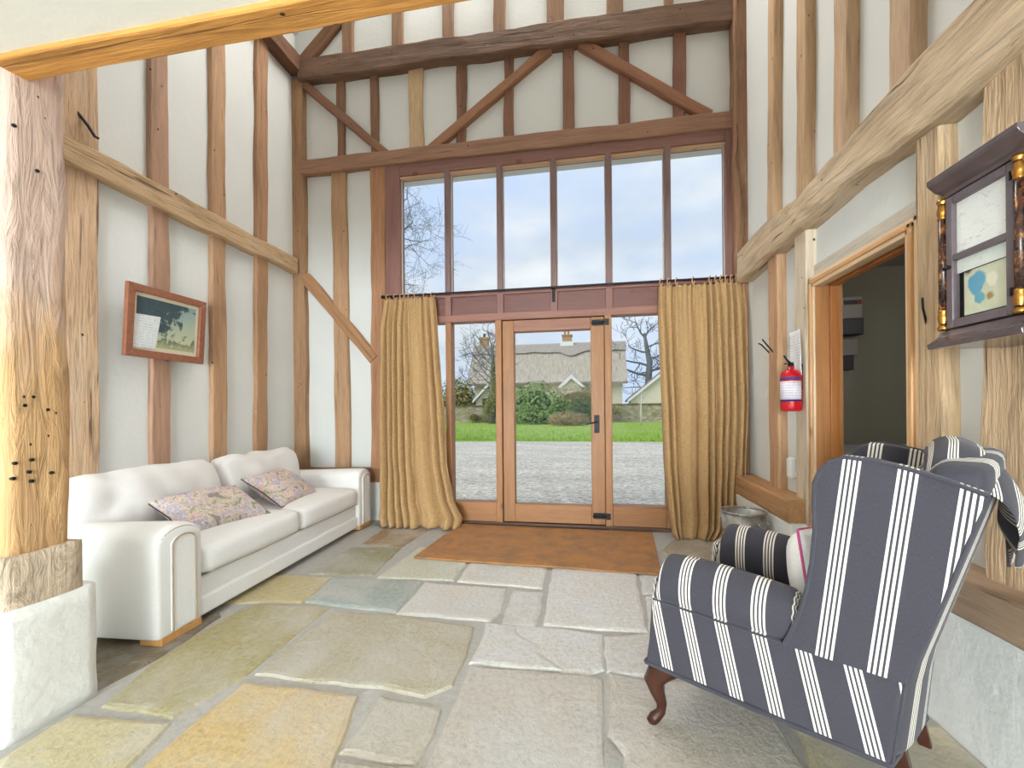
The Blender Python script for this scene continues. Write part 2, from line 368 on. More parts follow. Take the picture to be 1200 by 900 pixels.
# ------------------------------------------------------------------ flagstones, each its own slab
def flagstone(pts, col):
    rnd = RND; out = []
    pts = [Vector(p) for p in pts]
    n = len(pts); area = sum(pts[i][0] * pts[(i + 1) % n][1] - pts[(i + 1) % n][0] * pts[i][1] for i in range(n))
    if area < 0: pts = pts[::-1]
    cx = sum(p[0] for p in pts) / n; cy = sum(p[1] for p in pts) / n
    grow = .013; g = []
    for i in range(n):
        a, p, b = pts[i - 1], pts[i], pts[(i + 1) % n]; e1 = (p - a).normalized(); e2 = (b - p).normalized()
        n1 = Vector((e1.y, -e1.x)); n2 = Vector((e2.y, -e2.x)); m_ = (n1 + n2); m_ = m_ / max(.5, m_.length_squared / 2) if m_.length > .2 else n1
        g.append(p + m_ * (grow if area and abs(area) > .05 else .003))
    pts = g
    for i in range(n):
        a, b = Vector(pts[i]), Vector(pts[(i + 1) % n]); k = max(1, int((b - a).length / .075)); nrm = Vector((b.y - a.y, a.x - b.x)).normalized()
        for j in range(k):
            q = a.lerp(b, j / k); jit = rnd.uniform(-.007, .006) if j else 0.0
            out.append(q + nrm * jit - Vector((cx, cy)))
    top = .001 + rnd.uniform(-.002, .003); m = len(out); vs = []
    def ring(inset, z, jz=0):
        for i in range(m):
            p, a, b = out[i], out[i - 1], out[(i + 1) % m]; t = (b - a)
            t = t.normalized() if t.length > 1e-6 else Vector((1, 0)); nr = Vector((-t.y, t.x))
            q = p + nr * inset; vs.append((q.x, q.y, z + rnd.uniform(-jz, jz)))
    ring(0, -.02); ring(.001, -.008); ring(.009, top - .003, .002); ring(.026, top, .001)
    fs = [(r * m + i, r * m + (i + 1) % m, (r + 1) * m + (i + 1) % m, (r + 1) * m + i) for r in range(3) for i in range(m)] + [tuple(range(3 * m, 4 * m))]
    me = bpy.data.meshes.new('flagstone'); me.from_pydata(vs, [], fs); me.update()
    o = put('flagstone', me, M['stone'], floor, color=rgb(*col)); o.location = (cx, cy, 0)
    return o
STONES = [
    ([(-1.917, 3.438), (-1.956, 3.895), (-1.524, 3.897), (-1.555, 3.397)], (150, 128, 98)),
    ([(-1.927, 2.743), (-1.956, 3.314), (-1.55, 3.352), (-1.487, 2.779)], (148, 148, 122)),
    ([(-1.418, 2.743), (-1.39, 3.399), (-0.885, 3.364), (-0.92, 3.032), (-0.908, 2.776)], (196, 198, 184)),
    ([(-0.859, 2.769), (-0.865, 3.186), (-0.315, 3.269), (-0.309, 2.742)], (214, 213, 208)),
    ([(-0.257, 3.186), (0.31, 3.272), (0.286, 2.862), (0.277, 2.285), (0.034, 2.272), (-0.236, 2.274)], (214, 214, 214)),
    ([(0.346, 3.108), (0.637, 3.185), (0.648, 2.865), (0.327, 2.763)], (208, 208, 208)),
    ([(0.339, 2.703), (0.658, 2.802), (0.67, 2.339), (0.304, 2.272)], (208, 208, 208)),
    ([(-1.661, 2.33), (-1.717, 2.681), (-1.107, 2.731), (-1.081, 2.288)], (160, 172, 170)),
    ([(-1.058, 2.271), (-1.063, 2.694), (-0.53, 2.681), (-0.51, 2.378), (-0.535, 2.274)], (208, 208, 206)),
    ([(-0.467, 2.665), (-0.296, 2.666), (-0.291, 2.247), (-0.455, 2.249)], (206, 206, 207)),
    ([(-2.208, 2.221), (-2.305, 2.669), (-1.743, 2.693), (-1.702, 2.323), (-1.946, 2.285)], (190, 178, 136)),
    ([(-1.856, 1.377), (-1.952, 1.685), (-1.978, 2.054), (-1.92, 2.254), (-1.495, 2.265), (-1.473, 1.835), (-1.472, 1.632), (-1.534, 1.368)], (170, 162, 122)),
    ([(-1.419, 1.653), (-1.428, 1.842), (-1.41, 2.215), (-1.027, 2.235), (-0.609, 2.178), (-0.571, 1.922), (-0.57, 1.709), (-0.651, 1.63), (-0.839, 1.659), (-0.978, 1.648)], (178, 172, 152)),
    ([(-0.538, 2.226), (-0.395, 2.221), (-0.379, 2.154), (-0.246, 2.055), (-0.261, 2.008), (-0.13, 1.884), (-0.343, 1.878), (-0.527, 1.881), (-0.521, 2.065)], (206, 207, 209)),
    ([(-0.386, 2.223), (-0.228, 2.248), (0.049, 2.206), (0.045, 1.922), (-0.01, 1.882), (-0.119, 1.883), (-0.251, 2.01), (-0.236, 2.057), (-0.371, 2.155)], (208, 209, 211)),
    ([(0.078, 2.194), (0.328, 2.267), (0.543, 2.16), (0.482, 1.92), (0.221, 1.896), (0.078, 1.915)], (206, 206, 207)),
    ([(-0.517, 1.844), (-0.338, 1.847), (-0.01, 1.852), (0.039, 1.837), (0.033, 1.387), (0.015, 1.292), (-0.517, 1.202), (-0.511, 1.365), (-0.509, 1.484), (-0.514, 1.729)], (192, 189, 185)),
    ([(0.083, 1.885), (0.235, 1.869), (0.474, 1.89), (0.64, 1.695), (0.644, 1.587), (0.648, 1.463), (0.652, 1.398), (0.109, 1.307), (0.111, 1.451), (0.063, 1.537), (0.078, 1.647)], (190, 185, 178)),
    ([(0.042, 1.502), (0.065, 1.514), (0.102, 1.446), (0.087, 1.379), (0.037, 1.355)], (170, 170, 166)),
    ([(0.721, 1.687), (0.844, 1.59), (1.09, 1.748), (1.201, 1.758), (1.203, 1.572), (1.138, 1.48), (0.672, 1.401), (0.69, 1.53)], (194, 184, 152)),
    ([(-1.418, 1.576), (-1.174, 1.582), (-0.918, 1.571), (-0.87, 1.424), (-0.805, 1.199), (-0.795, 1.142), (-1.39, 1.042), (-1.412, 1.261)], (206, 184, 136)),
    ([(-0.812, 1.583), (-0.658, 1.578), (-0.567, 1.555), (-0.552, 1.443), (-0.56, 1.311), (-0.664, 1.308), (-0.813, 1.319), (-0.805, 1.457)], (182, 176, 162)),
    ([(-0.801, 1.275), (-0.678, 1.278), (-0.539, 1.288), (-0.529, 1.186), (-0.782, 1.144)], (176, 170, 160)),
    ([(-1.9, 1.106), (-1.917, 1.243), (-1.913, 1.305), (-1.52, 1.326), (-1.477, 1.159), (-1.427, 1.036), (-1.765, 0.979)], (198, 190, 156)),
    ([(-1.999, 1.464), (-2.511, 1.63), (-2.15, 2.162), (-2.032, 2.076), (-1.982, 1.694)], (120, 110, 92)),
    ([(0.56, 3.602), (0.827, 4.125), (1.295, 3.821), (1.218, 3.274), (0.722, 3.265)], (160, 150, 128)),
]

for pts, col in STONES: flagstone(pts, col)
for i_, (x0, x1) in enumerate(((-3.08, -2.42), (-2.38, -1.50), (-1.46, -.72), (-.68, .28), (.32, 1.18))):
    y = .86 if i_ > 1 else 1.02
    while y > -2.4:
        d_ = .55 + RND.random() * .45
        flagstone([(x0, y - d_ + .04), (x1, y - d_ + .04), (x1, y), (x0, y)], RND.choice(((192, 189, 185), (178, 172, 152), (190, 178, 136), (170, 162, 122), (206, 207, 209)))); y -= d_
flagstone([(-3.08, 1.07), (-2.42, 1.07), (-2.42, 1.72), (-3.08, 1.72)], (170, 162, 122))

# ------------------------------------------------------------------ timbers: hewn, wavy, each a piece of its wall
def timber(name, parent, a, b, w, d, n, col, mat='oak', wave=.006, chamfer=.10, seed=None, taper=1.0):
    a, b, n = Vector(a), Vector(b), Vector(n).normalized()
    L = (b - a).length; zax = (b - a) / L; xax = n.cross(zax).normalized(); yax = zax.cross(xax).normalized()   # yax = n direction
    sgn = 1 if yax.dot(n) > 0 else -1
    seg = max(3, int(L / .11)); off = RND.uniform(0, 100); vs = []; c = min(w, d) * chamfer
    prof = [(-w / 2, -d), (w / 2, -d), (w / 2, -c), (w / 2 - c * .5, -c * .25), (w / 2 - c, 0), (0, .0), (-w / 2 + c, 0), (-w / 2 + c * .5, -c * .25), (-w / 2, -c)]
    for i in range(seg + 1):
        t = i / seg; k = 1 + (taper - 1) * t
        lw = noise.noise(Vector((off, t * L * 2.3, 1.7))) * wave * 2.2; rw = noise.noise(Vector((off + 9, t * L * 2.3, 7.1))) * wave * 2.2
        for x, y in prof:
            jx = (rw if x > 0 else lw if x < 0 else 0) + RND.uniform(-.25, .25) * wave
            jy = RND.uniform(-.35, .2) * wave if y > -d else 0
            vs.append((x * k + jx, (y + jy) * sgn, t * L))
    m = len(prof)
    fs = [(i * m + j, i * m + (j + 1) % m, (i + 1) * m + (j + 1) % m, (i + 1) * m + j) for i in range(seg) for j in range(m)] + [tuple(range(m))[::-1], tuple(range(seg * m, seg * m + m))]
    me = bpy.data.meshes.new(name); me.from_pydata(vs, [], fs); me.update()
    bm = bmesh.new(); bm.from_mesh(me); bmesh.ops.recalc_face_normals(bm, faces=bm.faces); bm.to_mesh(me); bm.free()
    o = put(name, me, M[mat], parent, color=rgb(*col))
    o.matrix_world = Matrix(((xax.x, yax.x, zax.x, a.x), (xax.y, yax.y, zax.y, a.y), (xax.z, yax.z, zax.z, a.z), (0, 0, 0, 1)))
    return o
NB, NL, NR = (0, -1, 0), (1, 0, 0), (-1, 0, 0)
TAN, TAN2, MAUVE, DARK, PALE = (188, 150, 116), (180, 140, 106), (150, 112, 90), (126, 98, 80), (206, 184, 156)
Y, XL, XR = 4.2, -3.08, 1.33
def back(name, x0, z0, x1, z1, w, col, y=Y, d=.10, **k): return timber(name, wall_back, (x0, y, z0), (x1, y, z1), w, d, NB, col, **k)
# corner post, wall studs, window post, right-hand storey post
back('corner_post', -3.06, 0, -3.065, 4.70, .15, (172, 134, 100), y=4.17)
back('stud', -2.575, .52, -2.60, 3.68, .165, TAN)
back('window_post', -2.165, .39, -2.14, 3.69, .165, (180, 132, 98), y=4.19)
back('storey_post', 1.345, 0, 1.36, 7.0, .13, (158, 118, 88), y=4.10, d=.16, mat='oak_rough', wave=.008)
# low rail in the left corner, mid rail over the window, tie beam
back('low_rail', -3.02, .462, -2.10, .462, .14, (150, 108, 74), y=4.18)
back('mid_rail', -3.02, 3.752, 1.30, 3.722, .155, (160, 122, 98), y=4.165, d=.12)
back('tie_beam', -3.02, 4.775, 1.33, 4.69, .22, DARK, y=4.13, d=.16, mat='oak_dark', wave=.010)
# studs between the mid rail and the tie beam (one broad pale one)
for x, w, col in ((-2.575, .085, (140, 104, 82)), (-2.19, .09, (136, 100, 78)), (-1.725, .155, (206, 176, 140)), (-1.24, .095, (134, 96, 76)),
                  (-.745, .10, (138, 98, 78)), (-.17, .105, (142, 102, 82)), (.365, .10, (140, 100, 80)), (.862, .115, (138, 98, 80))):
    back('stud', x + RND.uniform(-.012, .012), 3.80, x + RND.uniform(-.008, .008), 4.64, w, col, y=4.205)
back('brace', -2.99, 4.66, -2.05, 3.80, .085, (140, 102, 80), y=4.175)
back('brace', -1.56, 3.79, -.35, 4.635, .09, (158, 114, 84), y=4.175)
back('brace', -.04, 4.635, 1.10, 3.79, .10, (156, 110, 84), y=4.175)
# studs of the gable above the tie beam
for x, w in ((-2.49, .13), (-1.92, .13), (-1.375, .12), (-.83, .125), (-.28, .17), (.27, .155), (.77, .09)):
    back('stud', x + RND.uniform(-.01, .01), 4.80, x, 6.2, w, (146, 112, 84), y=4.205)
back('brace', -3.0, 2.585, -2.20, 1.67, .115, (178, 134, 96), y=4.17)
back('rafter', -3.05, 4.86, -1.2, 6.6, .14, (136, 98, 72), y=4.19)

def left(name, y0, z0, y1, z1, w, col, x=XL, d=.09, **k): return timber(name, wall_left, (x, y0, z0), (x, y1, z1), w, d, NL, col, **k)
left('wall_post', 2.15, 0, 2.175, 4.8, .21, (214, 180, 146), mat='oak_rough', wave=.008)
for y_ in (1.55, .85, .15, -.6, -1.4): left('stud', y_, 0, y_, 2.34 if y_ < 1.2 else 4.8, .14, TAN)
left('stud', 2.672, .3, 2.684, 4.8, .135, (176, 140, 116))
left('stud', 3.18, .3, 3.20, 4.8, .145, TAN)
left('stud', 3.655, .3, 3.715, 4.8, .145, TAN2)
left('mid_rail', 1.16, 2.717, 4.14, 2.69, .165, (206, 174, 136), x=-3.035, d=.12, mat='oak_rough', wave=.012)
left('wall_plate', -.5, 4.83, 4.18, 4.83, .18, (120, 84, 62), x=-2.99, d=.14, mat='oak_dark', wave=.012)

def right(name, y0, z0, y1, z1, w, col, x=XR, d=.10, **k): return timber(name, wall_right, (x, y0, z0), (x, y1, z1), w, d, NR, col, **k)
right('stud', 3.455, .50, 3.45, 2.45, .165, (198, 158, 122))
right('stud', 3.49, 2.40, 3.40, 5.2, .115, (198, 164, 128))
right('stud', 3.035, .0, 3.035, 2.30, .15, (216, 200, 176))
right('stud', 3.02, 2.40, 2.97, 5.2, .118, (198, 164, 128))
right('stud', 2.58, 2.40, 2.545, 5.2, .135, (200, 168, 136))
right('stud', 2.13, 2.40, 2.11, 5.2, .135, (204, 174, 144))
right('stud', 1.975, 0, 1.985, 2.35, .125, (210, 180, 142), mat='oak_rough')
right('wall_post', 1.56, .50, 1.56, 4.8, .38, (214, 184, 148), mat='oak_rough', wave=.012)
right('mid_rail', 4.02, 2.345, -1.0, 2.36, .245, (208, 184, 152), x=1.27, d=.14, mat='oak_rough', wave=.018, chamfer=.14)
right('sill_beam', 2.985, .475, 4.06, .478, .15, (186, 142, 98), x=1.228, d=.17)
right('sill_beam', -1.4, .49, 2.02, .482, .135, (172, 146, 122), x=1.215, d=.18)
def nail(parent, name, path, r=.005):
    return MB().tube(path, r, 6).build(name, M['iron'], parent)
nail(wall_right, 'iron_nail', [(1.34, 3.52, 1.53), (1.27, 3.50, 1.60), (1.25, 3.50, 1.61)])
nail(wall_right, 'iron_nail', [(1.34, 3.46, 1.53), (1.265, 3.43, 1.61), (1.25, 3.43, 1.63)])
nail(wall_right, 'iron_nail', [(1.34, 2.00, 1.44), (1.315, 1.985, 1.52), (1.31, 1.98, 1.56)], .004)
nail(wall_left, 'iron_nail', [(-3.09, 2.16, 2.99), (-3.05, 2.19, 2.92), (-3.04, 2.22, 2.87), (-3.04, 2.24, 2.87)], .009)

# ------------------------------------------------------------------ glazed screen over the door
win = tag(empty('window_1', (0, 4.2, 0)), kind='structure')
UP, LO, DARKP = (142, 102, 93), (166, 116, 72), (122, 80, 76)  # mauve of upper members, UP included, is window flare put into the colour
def piece(parent, name, lo, hi, col, mat='frame', bevel=.006, loc=None):
    """board between two corners, long axis along local Z so that the grain follows it"""
    lo, hi = Vector(lo), Vector(hi); c = (lo + hi) / 2; s = (hi - lo); ax = max(range(3), key=lambda i: s[i])
    if ax == 2: size = (s.x, s.y, s.z); rot = Matrix.Identity(3)
    elif ax == 0: size = (s.z, s.y, s.x); rot = Matrix(((0, 0, 1), (0, 1, 0), (-1, 0, 0)))
    else: size = (s.x, s.z, s.y); rot = Matrix(((1, 0, 0), (0, 0, 1), (0, -1, 0)))
    h = [q / 2 for q in size]
    o = MB().box((-h[0], -h[1], -h[2]), (h[0], h[1], h[2])).build(name, M[mat], parent, bevel=bevel, color=rgb(*col))
    o.matrix_world = Matrix.Translation(c) @ rot.to_4x4()
    return o
bpy.context.view_layer.update()
F0, F1 = 4.185, 4.31
piece(win, 'jamb', (-2.06, F0, 0), (-1.90, F1, 3.67), UP)
piece(win, 'jamb', (1.235, F0, 0), (1.345, F1, 3.67), UP)
piece(win, 'head_rail', (-1.90, F0 + .002, 3.545), (1.235, F1, 3.67), UP)
piece(win, 'head_bead', (-1.90, 4.20, 3.522), (1.235, 4.25, 3.547), (214, 176, 140), bevel=.003)
MULL = (-1.391, -.853, -.321, .20, .733)
for x in MULL: piece(win, 'mullion', (x - .028, F0 - .004, 2.29), (x + .028, F1, 3.55), (132, 108, 106))
piece(win, 'transom_board', (-1.90, 4.215, 2.085), (1.235, F1, 2.30), (124, 84, 77), bevel=.003)
piece(win, 'transom_sill', (-1.90, F0 + .004, 2.272), (1.235, 4.25, 2.312), UP)
for x in MULL: piece(win, 'transom_block', (x - .034, F0 - .002, 2.085), (x + .034, 4.23, 2.275), UP)
piece(win, 'transom_rail', (-1.90, F0 - .004, 2.018), (1.235, F1, 2.090), (154, 108, 92))
piece(win, 'mullion', (-1.419, F0, .02), (-1.361, F1, 2.02), LO)
piece(win, 'door_post', (-.905, F0 - .006, .0), (-.842, F1, 2.02), LO)
piece(win, 'door_post', (.152, F0 - .006, .0), (.218, F1, 2.02), LO)
piece(win, 'mullion', (.704, F0, .02), (.764, F1, 2.02), LO)
for x0, x1 in ((-1.90, -1.419), (-1.361, -.905), (.218, .704), (.764, 1.235)):
    piece(win, 'bottom_rail', (x0, F0 + .003, .025), (x1, F1, .215), LO)
piece(win, 'threshold', (-2.06, 4.165, -.02), (1.345, 4.36, .026), (92, 66, 52))
xs = (-1.90,) + MULL + (1.235,)
for i in range(6):
    for x in (xs[i] + (.028 if i else 0), xs[i + 1] - (.028 if i < 5 else 0) - .008): piece(win, 'glazing_bead', (x, 4.225, 2.31), (x + .008, 4.25, 3.525), (216, 196, 176), bevel=.002)
def pane(parent, x0, x1, z0, z1, y=4.262):
    o = MB().box((x0, y, z0), (x1, y + .006, z1)).build('pane', M['glass'], parent); o.matrix_parent_inverse = parent.matrix_world.inverted(); return o
xs = (-1.90,) + MULL + (1.235,)
for i in range(6): pane(win, xs[i] + (.026 if i else -.01), xs[i + 1] - (.026 if i < 5 else -.01), 2.305, 3.53)
for x0, x1 in ((-1.905, -1.417), (-1.363, -.903), (.216, .706), (.762, 1.24)): pane(win, x0, x1, .205, 2.025)
# the glazed door leaf
door = tag(empty('door_1', (-.842, 4.2, .03)), kind='structure'); bpy.context.view_layer.update()
D0, D1 = 4.198, 4.30
piece(door, 'stile', (-.836, D0, .03), (-.722, D1, 2.012), (166, 117, 74)); piece(door, 'stile', (.022, D0, .03), (.148, D1, 2.012), (166, 117, 74))
piece(door, 'top_rail', (-.722, D0 + .002, 1.90), (.022, D1, 2.012), (156, 108, 86)); piece(door, 'bottom_rail', (-.722, D0 + .002, .03), (.022, D1, .205), (168, 117, 72))
pane(door, -.73, .03, .195, 1.91)
def part_at(mb, name, m, parent, **k):
    o = mb.build(name, m, parent, **k); o.matrix_parent_inverse = parent.matrix_world.inverted(); return o
hb = part_at(MB().box((.05, 4.186, .905), (.098, 4.2, 1.075)), 'handle_plate', M['iron'], door, bevel=.004)
o = part_at(MB().tube([(.072, 4.19, 1.01), (.072, 4.15, 1.01), (.05, 4.145, 1.005), (-.035, 4.145, .985)], [.009, .009, .009, .006], 8), 'lever', M['iron'], door); tag(o, 'black iron lever handle')
for z in (1.955, .115):
    o = part_at(MB().tube([(.03, 4.185, z), (.155, 4.185, z)], .011, 8).box((.035, 4.19, z - .028), (.15, 4.2, z + .028)).box((.155, 4.176, z - .03), (.195, 4.196, z + .03)), 'door_bolt', M['iron'], door)
    tag(o, 'black iron barrel bolt')

# ------------------------------------------------------------------ doorway in the right wall
d2 = tag(empty('door_2', (1.39, 2.5, 0)), kind='structure'); bpy.context.view_layer.update()
ARC, LIN = (232, 202, 164), (186, 130, 80)
for k, (in_, x0, col) in enumerate(((0, 1.345, ARC), (.022, 1.333, (216, 166, 112)), (.044, 1.341, ARC))):   # moulded architrave in three steps
    wd = .024
    piece(d2, 'architrave', (x0, 2.962 - in_ - wd, 0), (1.40, 2.962 - in_, 1.925 - in_), col, 'pine', .005)
    piece(d2, 'architrave', (x0, 2.058 + in_, 0), (1.40, 2.058 + in_ + wd, 1.925 - in_), col, 'pine', .005)
    piece(d2, 'architrave', (x0, 2.058 + in_, 1.925 - in_ - wd), (1.40, 2.962 - in_, 1.925 - in_), col, 'pine', .005)
piece(d2, 'door_lining', (1.35, 2.892, 0), (1.50, 2.912, 1.90), LIN, 'pine', .003); piece(d2, 'door_lining', (1.35, 2.085, 0), (1.50, 2.105, 1.90), LIN, 'pine', .003)
piece(d2, 'door_lining', (1.35, 2.09, 1.87), (1.50, 2.905, 1.89), LIN, 'pine', .003)
piece(d2, 'door_stop', (1.425, 2.874, 0), (1.47, 2.893, 1.872), (176, 112, 58), 'pine', .003); piece(d2, 'door_stop', (1.425, 2.10, 1.852), (1.47, 2.90, 1.872), (176, 112, 58), 'pine', .003)
piece(d2, 'door_head', (1.375, 2.03, 1.928), (1.40, 2.98, 2.005), (206, 198, 184), 'oak', .004)


# ------------------------------------------------------------------ plaster pier, pad and post on the left, beam above
t = tag(empty('timber_post', (-2.1, 1.25, 0)), 'tall weathered oak post with pegholes, on a white plastered pier at the left edge', 'post')
bpy.context.view_layer.update()
def rough_block(lo, hi, div, amp, seed):
    """box with a gridded, unevenly hewn surface"""
    bm = bmesh.new(); bmesh.ops.create_cube(bm, size=1.0)
    bmesh.ops.subdivide_edges(bm, edges=bm.edges, cuts=div, use_grid_fill=True)
    lo, hi = Vector(lo), Vector(hi); c, s = (lo + hi) / 2, hi - lo
    for v in bm.verts:
        p = Vector((v.co.x * s.x, v.co.y * s.y, v.co.z * s.z)); e = sum(1 for q in v.co if abs(abs(q) - .5) < 1e-4)
        k = noise.noise_vector(p * 6 + Vector((seed, 0, 0))) * amp
        if e >= 2: p *= (1 - .012 * e)
        v.co = c + p + k
    me = bpy.data.meshes.new('block'); bm.to_mesh(me); bm.free()
    for p in me.polygons: p.use_smooth = True
    return me
def part_mesh(name, me, m, parent, **k):
    o = put(name, me, m, parent, **k); me.name = name; o.matrix_parent_inverse = parent.matrix_world.inverted(); return o
pr_me = rough_block((-2.35, 1.13, -.02), (-1.955, 1.43, .455), 7, .008, 3)
def part_at(mb, name, m, parent, **k):
    o = mb.build(name, m, parent, **k); o.matrix_parent_inverse = parent.matrix_world.inverted(); return o
o = part_mesh('pier', pr_me, M['whitewash'], t); tag(o, 'white plastered block pier')
M['pad'] = wood('pad_oak', grain=(14, 14, 9), relief=1.0, contrast=(.45, 1.25), swirl=2.0, stain=.4)
o = part_mesh('pad_block', rough_block((-2.27, 1.14, .425), (-1.965, 1.385, .635), 6, .013, 9), M['pad'], t, color=rgb(206, 186, 162)); tag(o, 'short grey worm-eaten timber block')
def post_shaft():
    vs = []; seg = 34; prof = []
    for k in range(28):
        u = k / 28.0 * 4; s_, f_ = int(u), u % 1
        prof.append([(1 - 2 * f_, -1), (-1, -1 + 2 * f_), (-1 + 2 * f_, 1), (1, 1 - 2 * f_)][s_])
    for i in range(seg + 1):
        z = i / seg * 2.35
        for x, y in prof:
            r = 1 - .05 * (abs(x) * abs(y)) ** 6
            n = noise.noise(Vector((x * 1.2, y * 1.2, z * 2.4))) * .009 + noise.noise(Vector((x * 4, y * 4, z * 7 + 5))) * .0045
            ed = noise.noise(Vector((3.3, y * .5, z * 2.2))) * .008
            vs.append((x * (.125 + n) * r, y * (.090 + n + ed) * r, z))
    m = 28; fs = [(i * m + j, i * m + (j + 1) % m, (i + 1) * m + (j + 1) % m, (i + 1) * m + j) for i in range(seg) for j in range(m)] + [tuple(range(m))[::-1], tuple(range(seg * m, seg * m + m))]
    me = bpy.data.meshes.new('shaft'); me.from_pydata(vs, [], fs); me.update()
    bm = bmesh.new(); bm.from_mesh(me); bmesh.ops.recalc_face_normals(bm, faces=bm.faces); bm.to_mesh(me); bm.free()
    for p in me.polygons: p.use_smooth = True
    return me
o = part_mesh('shaft', post_shaft(), M['post'], t); o.location = (-2.105, 1.262, .61)
ph = MB()
for y, z in ((1.188, .956), (1.235, .963), (1.227, .92), (1.183, .903), (1.234, .886), (1.293, .908), (1.239, 1.19), (1.215, 1.159), (1.281, 1.144), (1.257, 2.018), (1.193, 2.143)):
    ph = MB().lathe((-1.990, y, z), [(.0065, 0), (.0065, .012), (.0055, .0135)], 10, 0); part_at(ph, 'peg_hole', M['iron'], t)
beam = timber('ceiling_beam', None, (-1.985, 1.184, 2.325), (1.42, 1.174, 2.325), .105, .22, (0, 0, -1), (214, 152, 78), mat='oak', wave=.0025, chamfer=.10)
tag(beam, 'orange oak ceiling beam crossing the top left corner above the post', 'beam')

# ------------------------------------------------------------------ cream sofa
sofa = tag(empty('sofa', (-2.034, 1.735, 0), math.radians(93.3)), 'long cream linen sofa with rolled arms against the left wall', 'sofa')
# local x runs along the sofa away from the camera, local y from the front edge back to the wall
SL, SD = 2.315, .96
def arch(x0, x1, z0, z1, n=14, k=1.0):
    c, r = (x0 + x1) / 2, (x1 - x0) / 2; pts = [(x0, z0)]; zt = z1 - r * .62 * k; pts2 = []
    for i in range(n + 1):
        a = math.pi * i / n; pts2.append((c + r * math.cos(a), zt + (z1 - zt) * math.sin(a)))
    return [(x0, z0), (x1, z0)] + pts2
def arm(x0, x1):
    mb = MB(); pts = arch(x0, x1, .035, .572)
    ys = (0.0, .012, .04, .10, .35, .65, .90, SD - .03, SD); sc = (.93, .975, 1, 1, 1, 1, 1, .985, .95); n = len(pts); cx = (x0 + x1) / 2; vs = []
    for y, k in zip(ys, sc):
        sag = -.03 * max(0, (y - .1)) / .86
        for x, z in pts: vs.append((cx + (x - cx) * k, y, .035 + (z - .035) * (1 - (1 - k) * .5) + sag * (z - .035) / .54))
    fs = [(i * n + j, i * n + (j + 1) % n, (i + 1) * n + (j + 1) % n, (i + 1) * n + j) for i in range(len(ys) - 1) for j in range(n)] + [tuple(range(n))[::-1], tuple(range((len(ys) - 1) * n, len(ys) * n))]
    mb.add(vs, fs); a = mb.build('arm', M['cream_fabric'], sofa, smooth=True, bevel=.012, seg=3)
    w = x1 - x0; ip = arch(x0 + w * .27, x1 - w * .22, .05, .515, 12)
    MB().prism(ip, 1, -.012, .012).build('arm_facing', M['cream_fabric'], a, bevel=.006)
    lines = MB(); lines.tube([(x, -.013, z) for x, z in ip[2:]] + [(ip[0][0], -.013, .05)], .0045, 6)
    lines.tube([(ip[1][0], -.013, .05), (ip[2][0], -.013, ip[2][1])], .0045, 6)
    op = arch(x0 + .016, x1 - .016, .05, .552, 12); lines.tube([(op[1][0], .006, .05)] + [(x, .006, z) for x, z in op[2:]] + [(op[0][0], .006, .05)], .004, 6)
    lines.build('piping', M['seam'], a)
    MB().box((x0 + .02, .0, 0), (x1 - .01, .12, .04)).build('foot', M['pale_wood'], sofa, bevel=.004)
    MB().box((x0 + .03, SD - .12, 0), (x1 - .03, SD - .04, .04)).build('foot', M['pale_wood'], sofa, bevel=.004)
arm(0, .265); arm(SL - .265, SL)
bs = MB().box((.255, .03, .035), (SL - .255, .90, .235)); bs.build('base', M['cream_fabric'], sofa, bevel=.02, seg=3)
fr = MB().box((.26, .012, .03), (SL - .26, .05, .135)); fr.build('front_border', M['cream_fabric'], sofa, bevel=.016, seg=3)
MB().box((.20, .78, .10), (SL - .20, SD, .64)).build('back_frame', M['cream_fabric'], sofa, bevel=.05, seg=4)

def cushion(name, parent, m, size, crown=.03, rnd=.05, seed=0, wr=.006, div=(14, 10, 4), color=None, pinch=0.0):
    """upholstered box: rounded, crowned and a little wrinkled; centred on its origin"""
    bm = bmesh.new(); nx, ny, nz = div; sx, sy, sz = size; vs = {}
    def key(i, j, k):
        if (i, j, k) not in vs: vs[(i, j, k)] = bm.verts.new((i / nx - .5, j / ny - .5, k / nz - .5))
        return vs[(i, j, k)]
    for i in range(nx):
        for j in range(ny):
            for k in (0, nz): bm.faces.new([key(i, j, k), key(i + 1, j, k), key(i + 1, j + 1, k), key(i, j + 1, k)])
    for i in range(nx):
        for k in range(nz):
            for j in (0, ny): bm.faces.new([key(i, j, k), key(i + 1, j, k), key(i + 1, j, k + 1), key(i, j, k + 1)])
    for j in range(ny):
        for k in range(nz):
            for i in (0, nx): bm.faces.new([key(i, j, k), key(i, j + 1, k), key(i, j + 1, k + 1), key(i, j, k + 1)])
    for v in bm.verts:
        u = Vector(v.co) * 2; h = Vector((sx / 2, sy / 2, sz / 2)); p = Vector((u.x * h.x, u.y * h.y, u.z * h.z))
        q = Vector([max(-(h[a] - rnd), min(h[a] - rnd, p[a])) for a in range(3)]); dlt = p - q
        if dlt.length > 1e-6: p = q + dlt.normalized() * rnd * min(1.0, dlt.length / rnd)
        p.z += crown * u.z * (1 - u.x ** 2) * (1 - u.y ** 2) - pinch * u.z * abs(u.x * u.y) ** 3
        p += noise.noise_vector(p * 7 + Vector((seed * 3.1, seed, 0))) * wr
        v.co = p
    bmesh.ops.recalc_face_normals(bm, faces=bm.faces)
    me = bpy.data.meshes.new(name); bm.to_mesh(me); bm.free()
    for p in me.polygons: p.use_smooth = True
    return put(name, me, m, parent, sub=1, color=color)
